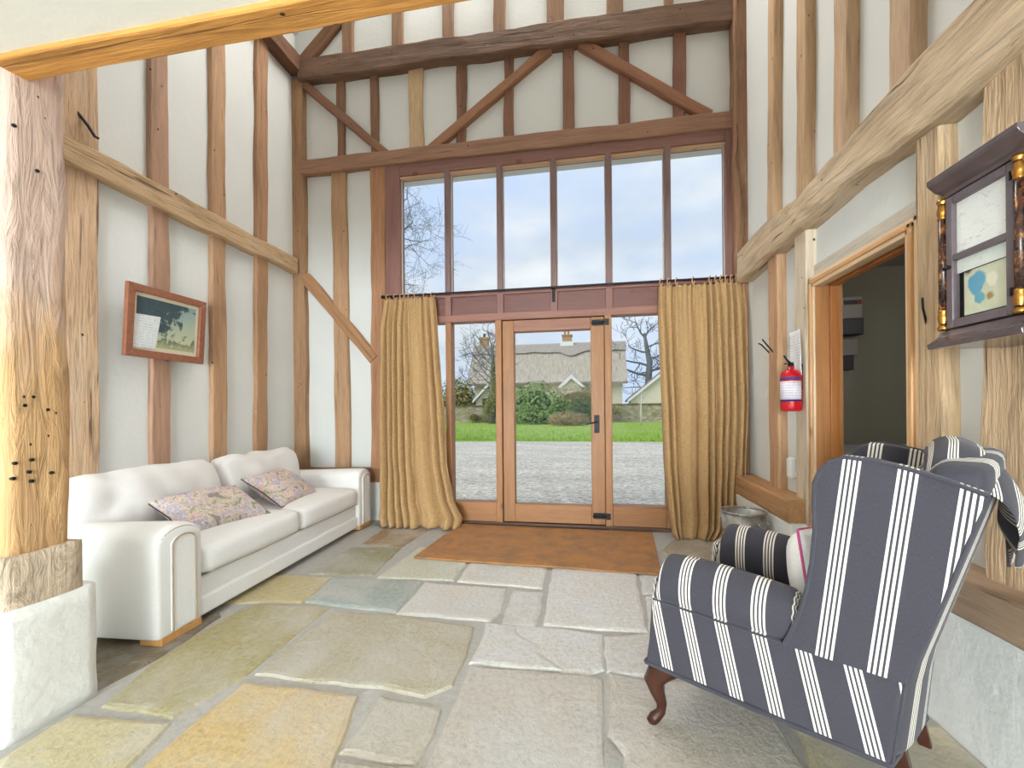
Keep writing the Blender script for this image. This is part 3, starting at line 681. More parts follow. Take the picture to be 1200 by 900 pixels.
for k, x in enumerate((.715, 1.605)):
    o = cushion('seat_cushion', sofa, M['cream_fabric'], (.885, .70, .175), .022, .045, k + 1, .004); o.location = (x, .345, .322)
    MB().tube([(-.41, -.352, -.062), (0, -.357, -.066), (.41, -.352, -.062)], .004, 6).build('piping', M['seam'], o)
def back_cushion(x, seed, w, tilt):
    o = cushion('back_cushion', sofa, M['cream_fabric'], (w, .43, .20), .05, .085, seed, .024, (20, 14, 4), pinch=.05)
    o.location = (x, .70, .575); o.rotation_euler = (math.radians(76 + tilt), 0, math.radians(tilt * .4)); return o
back_cushion(.60, 5, 1.06, 0); back_cushion(1.63, 8, .98, 3)

def pillow(name, m, w, h, t, seed, parent=None):
    """knife-edged scatter cushion in its own xz plane"""
    nx, nz = 22, 16; vs = []; fs = []
    for side in (1, -1):
        for j in range(nz + 1):
            for i in range(nx + 1):
                u, v = i / nx * 2 - 1, j / nz * 2 - 1; th = ((1 - u ** 4) * (1 - v ** 4)) ** .6 * (1 - .25 * (u * u + v * v) / 2)
                pin = 1 - .07 * (1 - abs(u * v)) * max(abs(u), abs(v)) ** 3
                k = noise.noise(Vector((u * 2 + seed, v * 2, side))) * .012 * th
                vs.append((u * w / 2 * pin, side * (t / 2 * th + .002) + k, v * h / 2 * pin))
    n = (nx + 1) * (nz + 1)
    for s in (0, 1):
        for j in range(nz):
            for i in range(nx):
                a = s * n + j * (nx + 1) + i; q = (a, a + 1, a + nx + 2, a + nx + 1); fs.append(q if s == 0 else q[::-1])
    ring = [i for i in range(nx)] + [j * (nx + 1) + nx for j in range(nz)] + [nz * (nx + 1) + i for i in range(nx, 0, -1)] + [j * (nx + 1) for j in range(nz, 0, -1)]
    for a, b in zip(ring, ring[1:] + ring[:1]): fs.append((a, b, b + n, a + n))
    mb = MB().add(vs, fs); o = mb.build(name, m, parent, smooth=True); return o, [vs[i] for i in ring]
def scatter(loc, rot, label, w=.56, h=.36, seed=0):
    o, ring = pillow('scatter_cushion', M['floral'], w, h, .15, seed); o.location = loc; o.rotation_euler = [math.radians(q) for q in rot]
    tag(o, label, 'cushion', 'floral cushions on the sofa')
    MB().tube([(x, 0, z) for x, y, z in ring + ring[:1]], .004, 6, cap=False).build('piping', M['charcoal'], o)
scatter((-2.42, 2.44, .505), (-62, 0, 82), 'floral print cushion on the sofa nearer the camera, lying on the front seat', .58, .38, 2)
scatter((-2.48, 3.17, .515), (-56, 0, 97), 'floral print cushion with pink blooms, farther along the sofa', .56, .38, 7)

# ------------------------------------------------------------------ curtains, rod and ties
rod = tag(empty('curtain_rod', (-2.06, 4.12, 2.295)), 'thin black iron curtain rod across the glazed screen', 'curtain rod'); bpy.context.view_layer.update()
part_at(MB().tube([(-2.05, 4.12, 2.298), (1.335, 4.12, 2.292)], .0095, 10), 'rod', M['iron'], rod)
for x in (-2.06, 1.345): part_at(MB().lathe((x, 4.12, 2.295), [(.004, -.02), (.016, -.012), (.018, 0), (.016, .012), (.004, .02)], 12, 0), 'finial', M['iron'], rod)
for x in (-1.98, -.325, 1.28): part_at(MB().tube([(x, 4.12, 2.295), (x, 4.18, 2.295)], .007, 6).box((x - .014, 4.168, 2.17), (x + .014, 4.184, 2.31)), 'bracket', M['iron'], rod)

def curtain(name, label, rows, folds, seed, y_top=4.11, y_bot=4.03, ties=()):
    """rows: (z, x_left, x_right, fold depth); folds: (u, running count of folds)"""
    root = tag(empty(name, ((rows[0][1] + rows[0][2]) / 2, y_top, 0)), label, 'curtain', 'hessian curtains'); bpy.context.view_layer.update()
    nx, nz = 150, 70; z1, z0 = rows[0][0], rows[-1][0]; vs = []; uvs = []
    def rowat(z):
        for a, b in zip(rows, rows[1:]):
            if z <= a[0] and z >= b[0]:
                t = (a[0] - z) / (a[0] - b[0]); t = t * t * (3 - 2 * t) if False else t
                return [a[i] + (b[i] - a[i]) * t for i in range(1, 4)]
        return rows[-1][1:]
    for j in range(nz + 1):
        t = j / nz; z = z1 + (z0 - z1) * t; xl, xr, dep = rowat(z)
        for i in range(nx + 1):
            u = i / nx; ph = 0; wob = noise.noise(Vector((u * 3 + seed, t * 1.3, 2.0))) * .03
            g = 0.0
            for (u0, n0), (u1, n1) in zip(folds, folds[1:]):
                if u0 <= u <= u1: g = n0 + (n1 - n0) * (u - u0) / (u1 - u0); break
            k = (n1 - n0) / (u1 - u0)                       # folds per unit: broad folds are shallower in the cloth
            ph = math.pi * (g + wob * k * .55 + noise.noise(Vector((g * .7, t * 1.1, seed))) * .16)
            amp = (.105 + .04 * noise.noise(Vector((math.floor(ph / math.pi) * 1.7, seed, 1)))) * (.55 + .45 * min(1.0, k / 9))
            ridge = abs(math.sin(ph)) ** .5
            y = ridge * amp
            gather = math.sin(u * 2 * math.pi * 17 + seed) * .010 * max(0, 1 - t * 3.2)
            fine = noise.noise(Vector((u * 22 + seed, t * 1.6, .5))) * .008 + noise.noise(Vector((u * 6, t * 7 + seed, 4))) * .016 * (.3 + t)
            hem = max(0, (t - .90) / .10); slump = noise.noise(Vector((u * 8 + seed, t * 16, 9))) * .035 * hem
            yy = y_top + .02 + (y_bot - y_top) * t - y * dep + gather + fine + slump - .03 * hem
            zz = z + noise.noise(Vector((u * 14, seed, 3))) * .010 * (1 if t > .97 else 0) + (-.012 * math.sin(u * 40) ** 2 * (1 - t) ** 8)
            x = xl + (xr - xl) * u + noise.noise(Vector((u * 5, t * 3, seed + 7))) * .012 * t
            vs.append((x, min(yy, 4.155), max(zz, .004))); uvs.append((u * 1.3, t * 2.25))
    fs = [(j * (nx + 1) + i, j * (nx + 1) + i + 1, (j + 1) * (nx + 1) + i + 1, (j + 1) * (nx + 1) + i) for j in range(nz) for i in range(nx)]
    me = bpy.data.meshes.new('drape'); me.from_pydata(vs, [], fs); me.update(); lay = me.uv_layers.new(name='UVMap')
    for p in me.polygons:
        p.use_smooth = True
        for li in p.loop_indices: lay.data[li].uv = uvs[me.loops[li].vertex_index]
    o = put('drape', me, M['hessian'], root, solid=.003); o.matrix_parent_inverse = root.matrix_world.inverted()
    xl, xr = rows[0][1], rows[0][2]
    for k in range(len(ties)):
        x = xl + (xr - xl) * ties[k]; s = .014
        p = [(x, 4.105, z1 - .012), (x - s, 4.10, z1 + .03), (x - .004, 4.105, 2.31), (x + .006, 4.125, 2.315), (x + s, 4.13, 2.285), (x + .006, 4.11, z1 - .01), (x + .02, 4.085, z1 - .03)]
        part_at(MB().tube(p, .0045, 6), 'tie', M['tie'], root)
    return root
M['tie'] = fabric('tie_cord', rgb(206, 164, 118))
curtain('curtain', 'long hessian curtain left of the door with its hem spread on the floor',
        [(2.262, -2.03, -1.50, .45), (2.0, -2.06, -1.47, .7), (1.2, -2.055, -1.40, 1.0), (.6, -2.05, -1.36, 1.05), (.25, -2.05, -1.29, 1.1), (.10, -2.05, -1.20, 1.1), (.006, -2.02, -1.22, 1.2)],
        [(0, 0), (.48, 5), (.80, 6.2), (1.0, 8)], 3.0,
        ties=(.05, .2, .33, .42, .5, .62, .80, .95))
curtain('curtain', 'long hessian curtain right of the door, hanging beside the metal bin',
        [(2.245, .635, 1.345, .45), (2.0, .625, 1.35, .75), (1.2, .64, 1.34, 1.0), (.6, .66, 1.31, 1.0), (.25, .69, 1.28, 1.05), (.10, .70, 1.25, 1.1), (.006, .72, 1.16, 1.2)],
        [(0, 0), (.18, 2), (.52, 3.3), (1.0, 9.3)], 8.0,
        ties=(.03, .12, .22, .42, .62, .69, .75, .81, .87, .93, .98))

# ------------------------------------------------------------------ coir mat
def mat_mesh():
    q = [(-1.325, 3.117), (.475, 3.045), (.555, 4.06), (-1.26, 4.10)]; nx, ny = 30, 16; vs = []; fs = []
    for top in (1, 0):
        for j in range(ny + 1):
            for i in range(nx + 1):
                u, v = i / nx, j / ny; a = Vector(q[0]).lerp(Vector(q[1]), u); b = Vector(q[3]).lerp(Vector(q[2]), u); p = a.lerp(b, v)
                k = noise.noise(Vector((p.x * 3, p.y * 3, 1))) * .006
                e = .004 if (i in (0, nx) or j in (0, ny)) else 0
                vs.append((p.x + noise.noise(Vector((p.x * 4, p.y * 4, 2))) * .004, p.y + k * .7, (.021 - e + k * .3) if top else .0045))
    n = (nx + 1) * (ny + 1)
    for s in (0, 1):
        for j in range(ny):
            for i in range(nx):
                a = s * n + j * (nx + 1) + i; t4 = (a, a + 1, a + nx + 2, a + nx + 1); fs.append(t4 if s == 0 else t4[::-1])
    ring = [i for i in range(nx)] + [j * (nx + 1) + nx for j in range(ny)] + [ny * (nx + 1) + i for i in range(nx, 0, -1)] + [j * (nx + 1) for j in range(ny, 0, -1)]
    for a, b in zip(ring, ring[1:] + ring[:1]): fs.append((a, a + n, b + n, b))
    return MB().add(vs, fs)
tag(mat_mesh().build('door_mat', M['coir']), 'large worn brown coir mat on the flagstones inside the glazed door', 'doormat')

# ------------------------------------------------------------------ striped wing armchair
chair = tag(empty('armchair', (.195, 1.614, 0), math.radians(-34.609)), 'wing armchair in dark striped ticking with cabriole legs, seen from behind its side', 'armchair')
ST = M['stripes']
# local x = from the front to the back, y = from the near side to the far side
def cuv(fx):
    return lambda co, n: (fx(co, n), co.z)
def hexa(c8): return MB().add(c8, [(0, 3, 2, 1), (4, 5, 6, 7), (0, 1, 5, 4), (1, 2, 6, 5), (2, 3, 7, 6), (3, 0, 4, 7)])
side_u = lambda co, n: co.x + .21 * (co.z - .44) if abs(n.y) > .5 else (co.y if abs(n.x) > .6 else co.x)
hexa([(.0, 0, .215), (.66, .02, .215), (.66, .585, .215), (.0, .70, .215), (.02, 0, .37), (.68, .02, .37), (.68, .59, .37), (.02, .70, .37)]).build('base', ST, chair, bevel=.02, seg=3, uv=cuv(side_u))
hexa([(.0, -.006, .22), (.662, .0, .22), (.662, .10, .22), (.0, .10, .22), (.034, -.006, .462), (.692, .0, .458), (.692, .10, .458), (.034, .10, .462)]).build('side_panel', ST, chair, bevel=.01, seg=2, uv=cuv(side_u))
hexa([(.0, .60, .22), (.662, .50, .22), (.662, .592, .22), (.0, .706, .22), (.034, .60, .462), (.692, .50, .458), (.692, .60, .458), (.034, .706, .462)]).build('side_panel', ST, chair, bevel=.01, seg=2, uv=cuv(side_u))
cushion('seat_cushion', chair, M['stripes'], (.58, .44, .10), .015, .04, 4, .003).location = (.29, .335, .385)
def chair_arm(side):
    """rolled arm: flat outer cheek, round top, sloping rounded front"""
    out = [(-.004, .448), (-.016, .475), (-.022, .51), (-.018, .545), (-.004, .578), (.020, .600), (.052, .610), (.085, .602), (.110, .580), (.124, .548), (.126, .50), (.124, .40)]
    stations = [(.046, .80, -.012), (.034, .93, -.004), (.036, 1, 0), (.09, 1, .006), (.16, 1, .010), (.25, 1, .006), (.34, 1, -.002), (.42, 1, -.012), (.475, 1, -.018)]
    n = len(out); vs = []; mb = MB()
    for k, (s, sc, dz) in enumerate(stations):
        for y, z in out:
            yy = .05 + (y - .05) * sc; zz = .50 + (z - .50) * sc + dz * max(0, (z - .45) / .16)
            lean = (.075 if side > 0 else .045) * max(0, 1 - k / 4) * (z - .45) / .16
            if side > 0: yy = .685 - yy - .12 * s
            vs.append((s + lean, yy, zz))
    fs = [(i * n + j, i * n + (j + 1) % n, (i + 1) * n + (j + 1) % n, (i + 1) * n + j) for i in range(len(stations) - 1) for j in range(n)] + [tuple(range(n))[::-1], tuple(range((len(stations) - 1) * n, len(stations) * n))]
    mb.add(vs, fs)
    return mb.build('arm', ST, chair, smooth=True, sub=1, uv=cuv(lambda co, n: co.x if abs(n.x) < .7 else co.y))
chair_arm(-1); chair_arm(1)
for yo, k in ((.0, 1), (.70, -1)):   # front posts under the arms
    hexa([(.0, min(yo, yo + .13 * k), .215), (.10, min(yo, yo + .13 * k), .215), (.10, max(yo, yo + .13 * k), .215), (.0, max(yo, yo + .13 * k), .215),
          (.022, min(yo, yo + .13 * k), .53), (.12, min(yo, yo + .13 * k), .53), (.12, max(yo, yo + .13 * k), .53), (.022, max(yo, yo + .13 * k), .53)]).build('arm_front', ST, chair, bevel=.02, seg=3, uv=cuv(side_u))
WING = [(.435, .45), (.455, .50), (.474, .555), (.490, .62), (.503, .70), (.511, .79), (.509, .87), (.511, .92), (.523, .955), (.545, .981), (.578, .996), (.64, .990), (.70, .976), (.77, .953), (.832, .928), (.788, .79), (.738, .60), (.692, .45)]
def wing(y0, y1):
    mb = MB(); n = len(WING); vs = []; cx, cz = .64, .72
    lay = [(0.0, .985), (.008, 1.0), (.5, 1.012), (.992, 1.0), (1.0, .985)]
    for t, k in lay:
        for x, z in WING:
            lean = .10 * max(0, (.72 - x)) * (z - .45) * (1 if y0 > .3 else -1) * 0
            vs.append((cx + (x - cx) * k, y0 + (y1 - y0) * t + lean, cz + (z - cz) * k))
    fs = [(i * n + j, i * n + (j + 1) % n, (i + 1) * n + (j + 1) % n, (i + 1) * n + j) for i in range(len(lay) - 1) for j in range(n)] + [tuple(range(n))[::-1], tuple(range((len(lay) - 1) * n, len(lay) * n))]
    mb.add(vs, fs); o = mb.build('wing', ST, chair, uv=cuv(lambda co, n: co.x + .12 * (.95 - co.z)))
    for p in o.data.polygons: p.use_smooth = abs(p.normal.y) < .7
    pp = MB(); ye = y0 - .001 if y0 < .3 else y1 + .001
    pp.tube([(x, ye, z) for x, z in WING[:15]], .0055, 6)
    pp.build('piping', M['charcoal'], o)
    return o
wing(-.020, .06); wing(.56, .64)
def chair_back():
    nx, nz = 12, 12; vs = []; fs = []
    for side in (0, 1):
        for j in range(nz + 1):
            for i in range(nx + 1):
                u, v = i / nx, j / nz; y = .02 + .58 * u - (.0); z = .22 + (.985 + .03 * math.sin(math.pi * u) - .22) * v
                zz = max(z, .45); rear = .690 + (.832 - .690) * ((zz - .45) / .48) ** 1.0 if z > .45 else .662 + .028 * (z - .22) / .23
                bul = .062 * math.sin(math.pi * u) ** .7 * (1 - .35 * v)
                x = rear + bul if side == 0 else rear - .12 - .02 * math.sin(math.pi * v)
                if v > .9: x += (.03 if side else -.02) * ((v - .9) / .1) ** 2
                vs.append((x, y, z))
    n = (nx + 1) * (nz + 1)
    for s in (0, 1):
        for j in range(nz):
            for i in range(nx):
                a = s * n + j * (nx + 1) + i; q = (a, a + 1, a + nx + 2, a + nx + 1); fs.append(q if s == 0 else q[::-1])
    ring = [i for i in range(nx)] + [j * (nx + 1) + nx for j in range(nz)] + [nz * (nx + 1) + i for i in range(nx, 0, -1)] + [j * (nx + 1) for j in range(nz, 0, -1)]
    for a, b in zip(ring, ring[1:] + ring[:1]): fs.append((a, b, b + n, a + n))
    o = MB().add(vs, fs).build('backrest', ST, chair, smooth=True, bevel=.02, seg=3, uv=cuv(lambda co, n: co.y + .055))
    pp = MB(); pp.tube([(.664, .012, .22), (.693, .008, .45), (.740, .006, .60), (.832, .006, .925)], .0055, 6); pp.build('piping', M['charcoal'], o)
chair_back()
MB().tube([(.0, -.004, .222), (.35, -.006, .220), (.662, .004, .220), (.722, .30, .22), (.662, .59, .220)], .008, 8).tube([(.0, -.003, .222), (-.006, .35, .222), (.0, .704, .222)], .008, 8).build('welt', M['charcoal'], chair)
MB().tube([(.03, -.003, .455), (.30, -.006, .450), (.69, .002, .445)], .0035, 6).build('seam', M['charcoal'], chair)
def cabriole(y, k):
    MB().tube([(.075, y + .055 * k, .235), (.06, y + .05 * k, .215), (.035, y + .028 * k, .185), (.022, y + .018 * k, .155), (.030, y + .024 * k, .115), (.042, y + .032 * k, .075), (.040, y + .030 * k, .045), (.024, y + .018 * k, .024), (.016, y + .012 * k, .010), (.02, y + .015 * k, .0)],
              [.055, .052, .042, .036, .026, .0185, .0165, .0205, .020, .014], 14).build('leg', M['mahogany'], chair, smooth=True)
cabriole(0.0, 1); cabriole(.70, -1)
for y in (.10, .545):
    hexa([(.70, y - .016, 0), (.732, y - .016, 0), (.732, y + .016, 0), (.70, y + .016, 0), (.635, y - .022, .24), (.685, y - .022, .24), (.685, y + .022, .24), (.635, y + .022, .24)]).build('leg', M['mahogany'], chair, bevel=.004)
def to_world(o, mat=chair):
    bpy.context.view_layer.update(); o.matrix_world = chair.matrix_world @ o.matrix_world
# cloth hanging over the back of the chair
def throw():
    path = [(.725, .96), (.733, .99), (.75, 1.01), (.78, 1.02), (.815, 1.014), (.85, .993), (.875, .955), (.888, .90), (.892, .85), (.893, .80), (.893, .75)]
    nu = 16; vs = []; fs = []; uvs = []; m = len(path)
    for j, (x, z) in enumerate(path):
        t = j / (m - 1)
        y0, y1 = .045 + .27 * max(0, t - .62) / .38, .545 - .02 * t
        for i in range(nu + 1):
            u = i / nu; y = y0 + (y1 - y0) * u; zz = z
            if t > .6: zz -= (.05 * math.sin(u * math.pi * 2.2 + .5) + (.06 if u > .72 else 0)) * (t - .6) / .4
            zz -= .085 * max(0, 1 - u * 4.5) ** 1.5 * (1 if t < .75 else .4); zz += .022 * math.sin(math.pi * u) * max(0, 1 - t * 1.5)
            f = noise.noise(Vector((u * 5, t * 3, 2))) * .012
            vs.append((x + f + (.02 * math.sin(u * 9) if t > .6 else 0), y, zz + f + .012 * math.sin(u * math.pi) * (1 - t))); uvs.append((t * .62 + .07 + u * .03, u))
    for j in range(m - 1):
        for i in range(nu): a = j * (nu + 1) + i; fs.append((a, a + 1, a + nu + 2, a + nu + 1))
    me = bpy.data.meshes.new('throw'); me.from_pydata(vs, [], fs); me.update(); lay = me.uv_layers.new(name='UVMap')
    for p in me.polygons:
        p.use_smooth = True
        for li in p.loop_indices: lay.data[li].uv = uvs[me.loops[li].vertex_index]
    o = put('throw', me, ST, None, solid=.006, sub=1); tag(o, 'folded striped cloth hanging over the top of the armchair back', 'throw'); to_world(o)
    e = MB().tube([vs[j * (nu + 1) + nu] for j in range(m)], .005, 6); e.build('piping', M['charcoal'], o)
throw()
M['white_print'] = fabric('white_cotton', rgb(236, 232, 230))
wc, wring = pillow('armchair_cushion', M['white_print'], .40, .34, .14, 4)
wc.location = (.46, .335, .555); wc.rotation_euler = (math.radians(-8), math.radians(6), math.radians(90)); to_world(wc)
tag(wc, 'white cushion with pink piping standing on the seat of the striped armchair', 'cushion')
MB().tube([(x, 0, z) for x, y, z in wring + wring[:1]], .004, 6, cap=False).build('piping', plain('pink_piping', rgb(206, 84, 140), .8), wc)

# ------------------------------------------------------------------ galvanised bin
def zinc():
    a = NT('galvanised_zinc'); a.set(Roughness=.42, Metallic=.75); v = a.coord('Object'); vo = a.n('ShaderNodeTexVoronoi'); vo.inputs['Scale'].default_value = 26; a.l(v, vo.inputs['Vector'])
    n = a.noise(v, 6, 5); c = a.mix(a.ramp(vo.outputs['Color'], [(.2, 0.0), (.8, 1.0)]), rgb(150, 154, 154), rgb(196, 198, 196)); a.color(a.mix(a.ramp(n, [(.4, 0.0), (.7, .6)]), c, rgb(186, 176, 158))); return a.m
M['zinc'] = zinc()
b = tag(empty('metal_bin', (1.065, 3.285, 0)), 'round galvanised metal bin between the right curtain and the armchair', 'bin')
MB().lathe((0, 0, 0), [(.112, .004), (.116, .012), (.118, .03), (.121, .036), (.121, .042), (.120, .046), (.136, .28), (.139, .284), (.139, .292), (.137, .296), (.143, .405), (.139, .405), (.132, .296), (.113, .03)], 40).build('body', M['zinc'], b, smooth=True, bevel=0)
MB().tube([(.143 * math.cos(a), .143 * math.sin(a), .404) for a in [2 * math.pi * k / 40 for k in range(41)]], .0065, 8, cap=False).build('rim', M['zinc'], b, smooth=True)
for an in (-.9, 2.24):
    c, s = math.cos(an), math.sin(an); MB().tube([(.138 * c - .045 * s, .138 * s + .045 * c, .35), (.150 * c - .05 * s, .150 * s + .05 * c, .335), (.155 * c, .155 * s, .328), (.150 * c + .05 * s, .150 * s - .05 * c, .335), (.138 * c + .045 * s, .138 * s - .045 * c, .35)], .005, 8).build('handle', M['zinc'], b)

# ------------------------------------------------------------------ fire extinguisher, notice, socket plate, plug-in unit
e = tag(empty('fire_extinguisher', (1.268, 3.02, 1.105)), 'red fire extinguisher with white label hung left of the right doorway', 'fire extinguisher')
MB().lathe((0, 0, 0), [(.045, 0), (.056, .006), (.059, .018), (.059, .225), (.052, .248), (.034, .262), (.02, .268), (.018, .285)], 32).build('cylinder', M['red'], e, smooth=True)
def label_mat():
    a = NT('extinguisher_label'); a.set(Roughness=.5); tc = a.n('ShaderNodeTexCoord'); sp = a.n('ShaderNodeSeparateXYZ'); a.l(tc.outputs['Object'], sp.inputs[0])
    z = sp.outputs['Z']; row = a.math('LESS_THAN', a.math('FRACT', a.math('MULTIPLY', z, 62)), .34); n = a.noise(a.coord('Object', (60, 60, 4)), 3, 2); row = a.math('MULTIPLY', row, a.math('GREATER_THAN', n, .46))
    c = a.mix(a.math('MULTIPLY', row, .45), rgb(226, 222, 230), rgb(110, 96, 130)); band = a.math('LESS_THAN', z, .075); c = a.mix(band, c, rgb(48, 44, 112)); a.color(c); return a.m
def partial_cyl(r, z0, z1, a0, a1, n=20):
    mb = MB(); vs = []
    for z in (z0, z1):
        for i in range(n + 1): a = a0 + (a1 - a0) * i / n; vs.append((r * math.cos(a), r * math.sin(a), z))
    return mb.add(vs, [(i, i + 1, n + 2 + i, n + 1 + i) for i in range(n)])
o = partial_cyl(.0598, .062, .19, math.pi * .70, math.pi * 1.75).build('label', label_mat(), e, smooth=True, solid=.0006); tag(o, 'white instruction label with a dark blue band')
partial_cyl(.0598, .20, .216, math.pi * .75, math.pi * 1.7).build('label_band', plain('blue_band', rgb(52, 60, 130), .5), e, smooth=True, solid=.0006)
MB().lathe((0, 0, .28), [(.016, 0), (.018, .01), (.014, .03)], 14).build('valve', M['iron'], e)
MB().tube([(0, .0, .305), (-.03, -.03, .318), (-.07, -.075, .345)], [.007, .006, .005], 6).tube([(0, 0, .298), (-.035, -.035, .300), (-.07, -.08, .296)], [.006, .005, .004], 6).build('lever', M['iron'], e)
MB().tube([(0, .01, .29), (.015, .055, .27), (.02, .068, .20), (.018, .066, .10)], .009, 8).build('hose', M['dark_plastic'], e)
MB().box((.052, -.012, .14), (.068, .012, .30)).build('wall_bracket', M['iron'], e)
def paper_mat():
    a = NT('printed_notice'); a.set(Roughness=.7); tc = a.n('ShaderNodeTexCoord'); sp = a.n('ShaderNodeSeparateXYZ'); a.l(tc.outputs['Object'], sp.inputs[0])
    row = a.math('LESS_THAN', a.math('FRACT', a.math('MULTIPLY', sp.outputs['Z'], 55)), .35); n = a.noise(a.coord('Object', (90, 90, 10)), 1.5, 2)
    a.color(a.mix(a.math('MULTIPLY', a.math('MULTIPLY', row, a.math('GREATER_THAN', n, .5)), .35), rgb(240, 242, 246), rgb(130, 136, 156))); return a.m
M['notice'] = paper_mat()
def sheet(w, h, curl, nx=8, nz=10):
    vs = [((i / nx - .5) * w, -curl * ((i / nx) ** 2) * (.4 + .6 * j / nz), (j / nz - .5) * h) for j in range(nz + 1) for i in range(nx + 1)]
    return MB().add(vs, [(j * (nx + 1) + i, j * (nx + 1) + i + 1, (j + 1) * (nx + 1) + i + 1, (j + 1) * (nx + 1) + i) for j in range(nz) for i in range(nx)])
o = sheet(.20, .29, .022).build('paper_notice', M['notice'], None, smooth=True, solid=.0008); o.location = (1.322, 3.075, 1.478); o.rotation_euler = (0, math.radians(2), math.radians(-90))
tag(o, 'white printed paper notice pinned up behind the fire extinguisher', 'notice')
s = tag(empty('socket_plate', (1.388, 3.655, 1.245)), 'white double socket plate low on the plaster beside the right curtain', 'socket'); s.rotation_euler = (0, 0, math.radians(-90))
s['label'] = 'white double switch plate on the plaster between curtain and stud'; s['category'] = 'switch'; s.name = 'switch_plate'
MB().box((-.075, -.010, -.044), (.075, 0, .044)).build('plate', M['white_plastic'], s, bevel=.003)
for x in (-.035, .035): MB().box((x - .013, -.015, -.016), (x + .013, -.008, .016)).build('rocker', M['white_plastic'], s, bevel=.002)
s = tag(empty('plug_in_unit', (1.388, 3.205, .69)), 'white plug-in unit in a wall socket low beside the door frame', 'adapter'); s.rotation_euler = (0, 0, math.radians(-90))
MB().box((-.02, -.010, -.05), (.08, 0, .04)).build('socket', M['white_plastic'], s, bevel=.003)
MB().box((-.06, -.055, -.045), (.0, -.008, .10)).build('body', M['white_plastic'], s, bevel=.016, seg=4)
MB().box((.02, -.032, -.03), (.06, -.008, .015)).build('plug', M['white_plastic'], s, bevel=.006)

# ------------------------------------------------------------------ framed picture on the left wall
p = tag(empty('framed_picture', (-3.045, 2.68, 1.765), math.radians(90)), 'brown framed landscape print with a big tree on the left wall', 'picture'); p.rotation_euler = (math.radians(4), 0, math.radians(90))
W, H = .60, .495
def frame_bar(pts): return MB().add([(x, -.032, z) for x, z in pts] + [(x, .0, z) for x, z in pts], [(0, 1, 2, 3), (4, 7, 6, 5), (0, 4, 5, 1), (1, 5, 6, 2), (2, 6, 7, 3), (3, 7, 4, 0)])
w2, h2, fw = W / 2, H / 2, .052
for pts in ([(-w2, -h2), (w2, -h2), (w2 - fw, -h2 + fw), (-w2 + fw, -h2 + fw)], [(-w2, h2), (-w2 + fw, h2 - fw), (w2 - fw, h2 - fw), (w2, h2)],
            [(-w2, -h2), (-w2 + fw, -h2 + fw), (-w2 + fw, h2 - fw), (-w2, h2)], [(w2, -h2), (w2, h2), (w2 - fw, h2 - fw), (w2 - fw, -h2 + fw)]):
    frame_bar(pts).build('frame_rail', M['picture_wood'], p, bevel=.006, seg=3)
MB().box((-w2 + .045, -.010, -h2 + .045), (w2 - .045, -.004, h2 - .045)).build('mount', plain('cream_mount', rgb(236, 226, 204), .8), p)
def print_mat():
    a = NT('tree_print'); a.set(Roughness=.6); tc = a.n('ShaderNodeTexCoord'); sp = a.n('ShaderNodeSeparateXYZ'); a.l(tc.outputs['Object'], sp.inputs[0]); x, z = sp.outputs['X'], sp.outputs['Z']
    v = a.coord('Object'); n = a.noise(v, 14, 6, .65, .5); n2 = a.noise(v, 60, 4, .7)
    sky = a.mix(a.ramp(a.math('ADD', z, .2), [(.05, 0.0), (.36, 1.0)]), rgb(214, 212, 170), rgb(150, 178, 184))
    crown = a.math('ADD', a.math('ADD', a.math('MULTIPLY', x, -1.5), a.math('MULTIPLY', z, 1.5)), a.math('ADD', n, -.42))
    c = a.mix(a.ramp(crown, [(.02, 0.0), (.09, 1.0)]), sky, a.mix(n2, rgb(24, 44, 60), rgb(96, 116, 122)))
    low = a.math('ADD', a.math('MULTIPLY', a.math('ADD', z, .06), -3.0), a.math('MULTIPLY', a.math('SUBTRACT', n, .5), 1.6))
    c = a.mix(a.ramp(low, [(.05, 0.0), (.12, 1.0)]), c, a.mix(n2, rgb(60, 88, 100), rgb(150, 166, 140)))
    gr = a.math('ADD', a.math('MULTIPLY', a.math('ADD', z, .115), -6.0), a.math('SUBTRACT', n, .5))
    c = a.mix(a.ramp(gr, [(.0, 0.0), (.2, 1.0)]), c, rgb(184, 184, 140)); a.color(c); return a.m
o = MB().box((-w2 + .077, -.0125, -h2 + .082), (w2 - .077, -.009, h2 - .077)).build('print', print_mat(), p); tag(o, 'print of a dark spreading tree over meadow')
o = MB().add([(-.245, -.0145, -.185), (-.085, -.0145, -.18), (-.055, -.0145, .055), (-.255, -.0145, .045)], [(0, 1, 2, 3)]).build('pale_slip', M['notice'], p, solid=.001); tag(o, 'pale sheet inside the picture glass')  # thin pale sheet between print and glass
MB().box((-w2 + .045, -.019, -h2 + .045), (w2 - .045, -.017, h2 - .045)).build('glass', M['glass'], p)

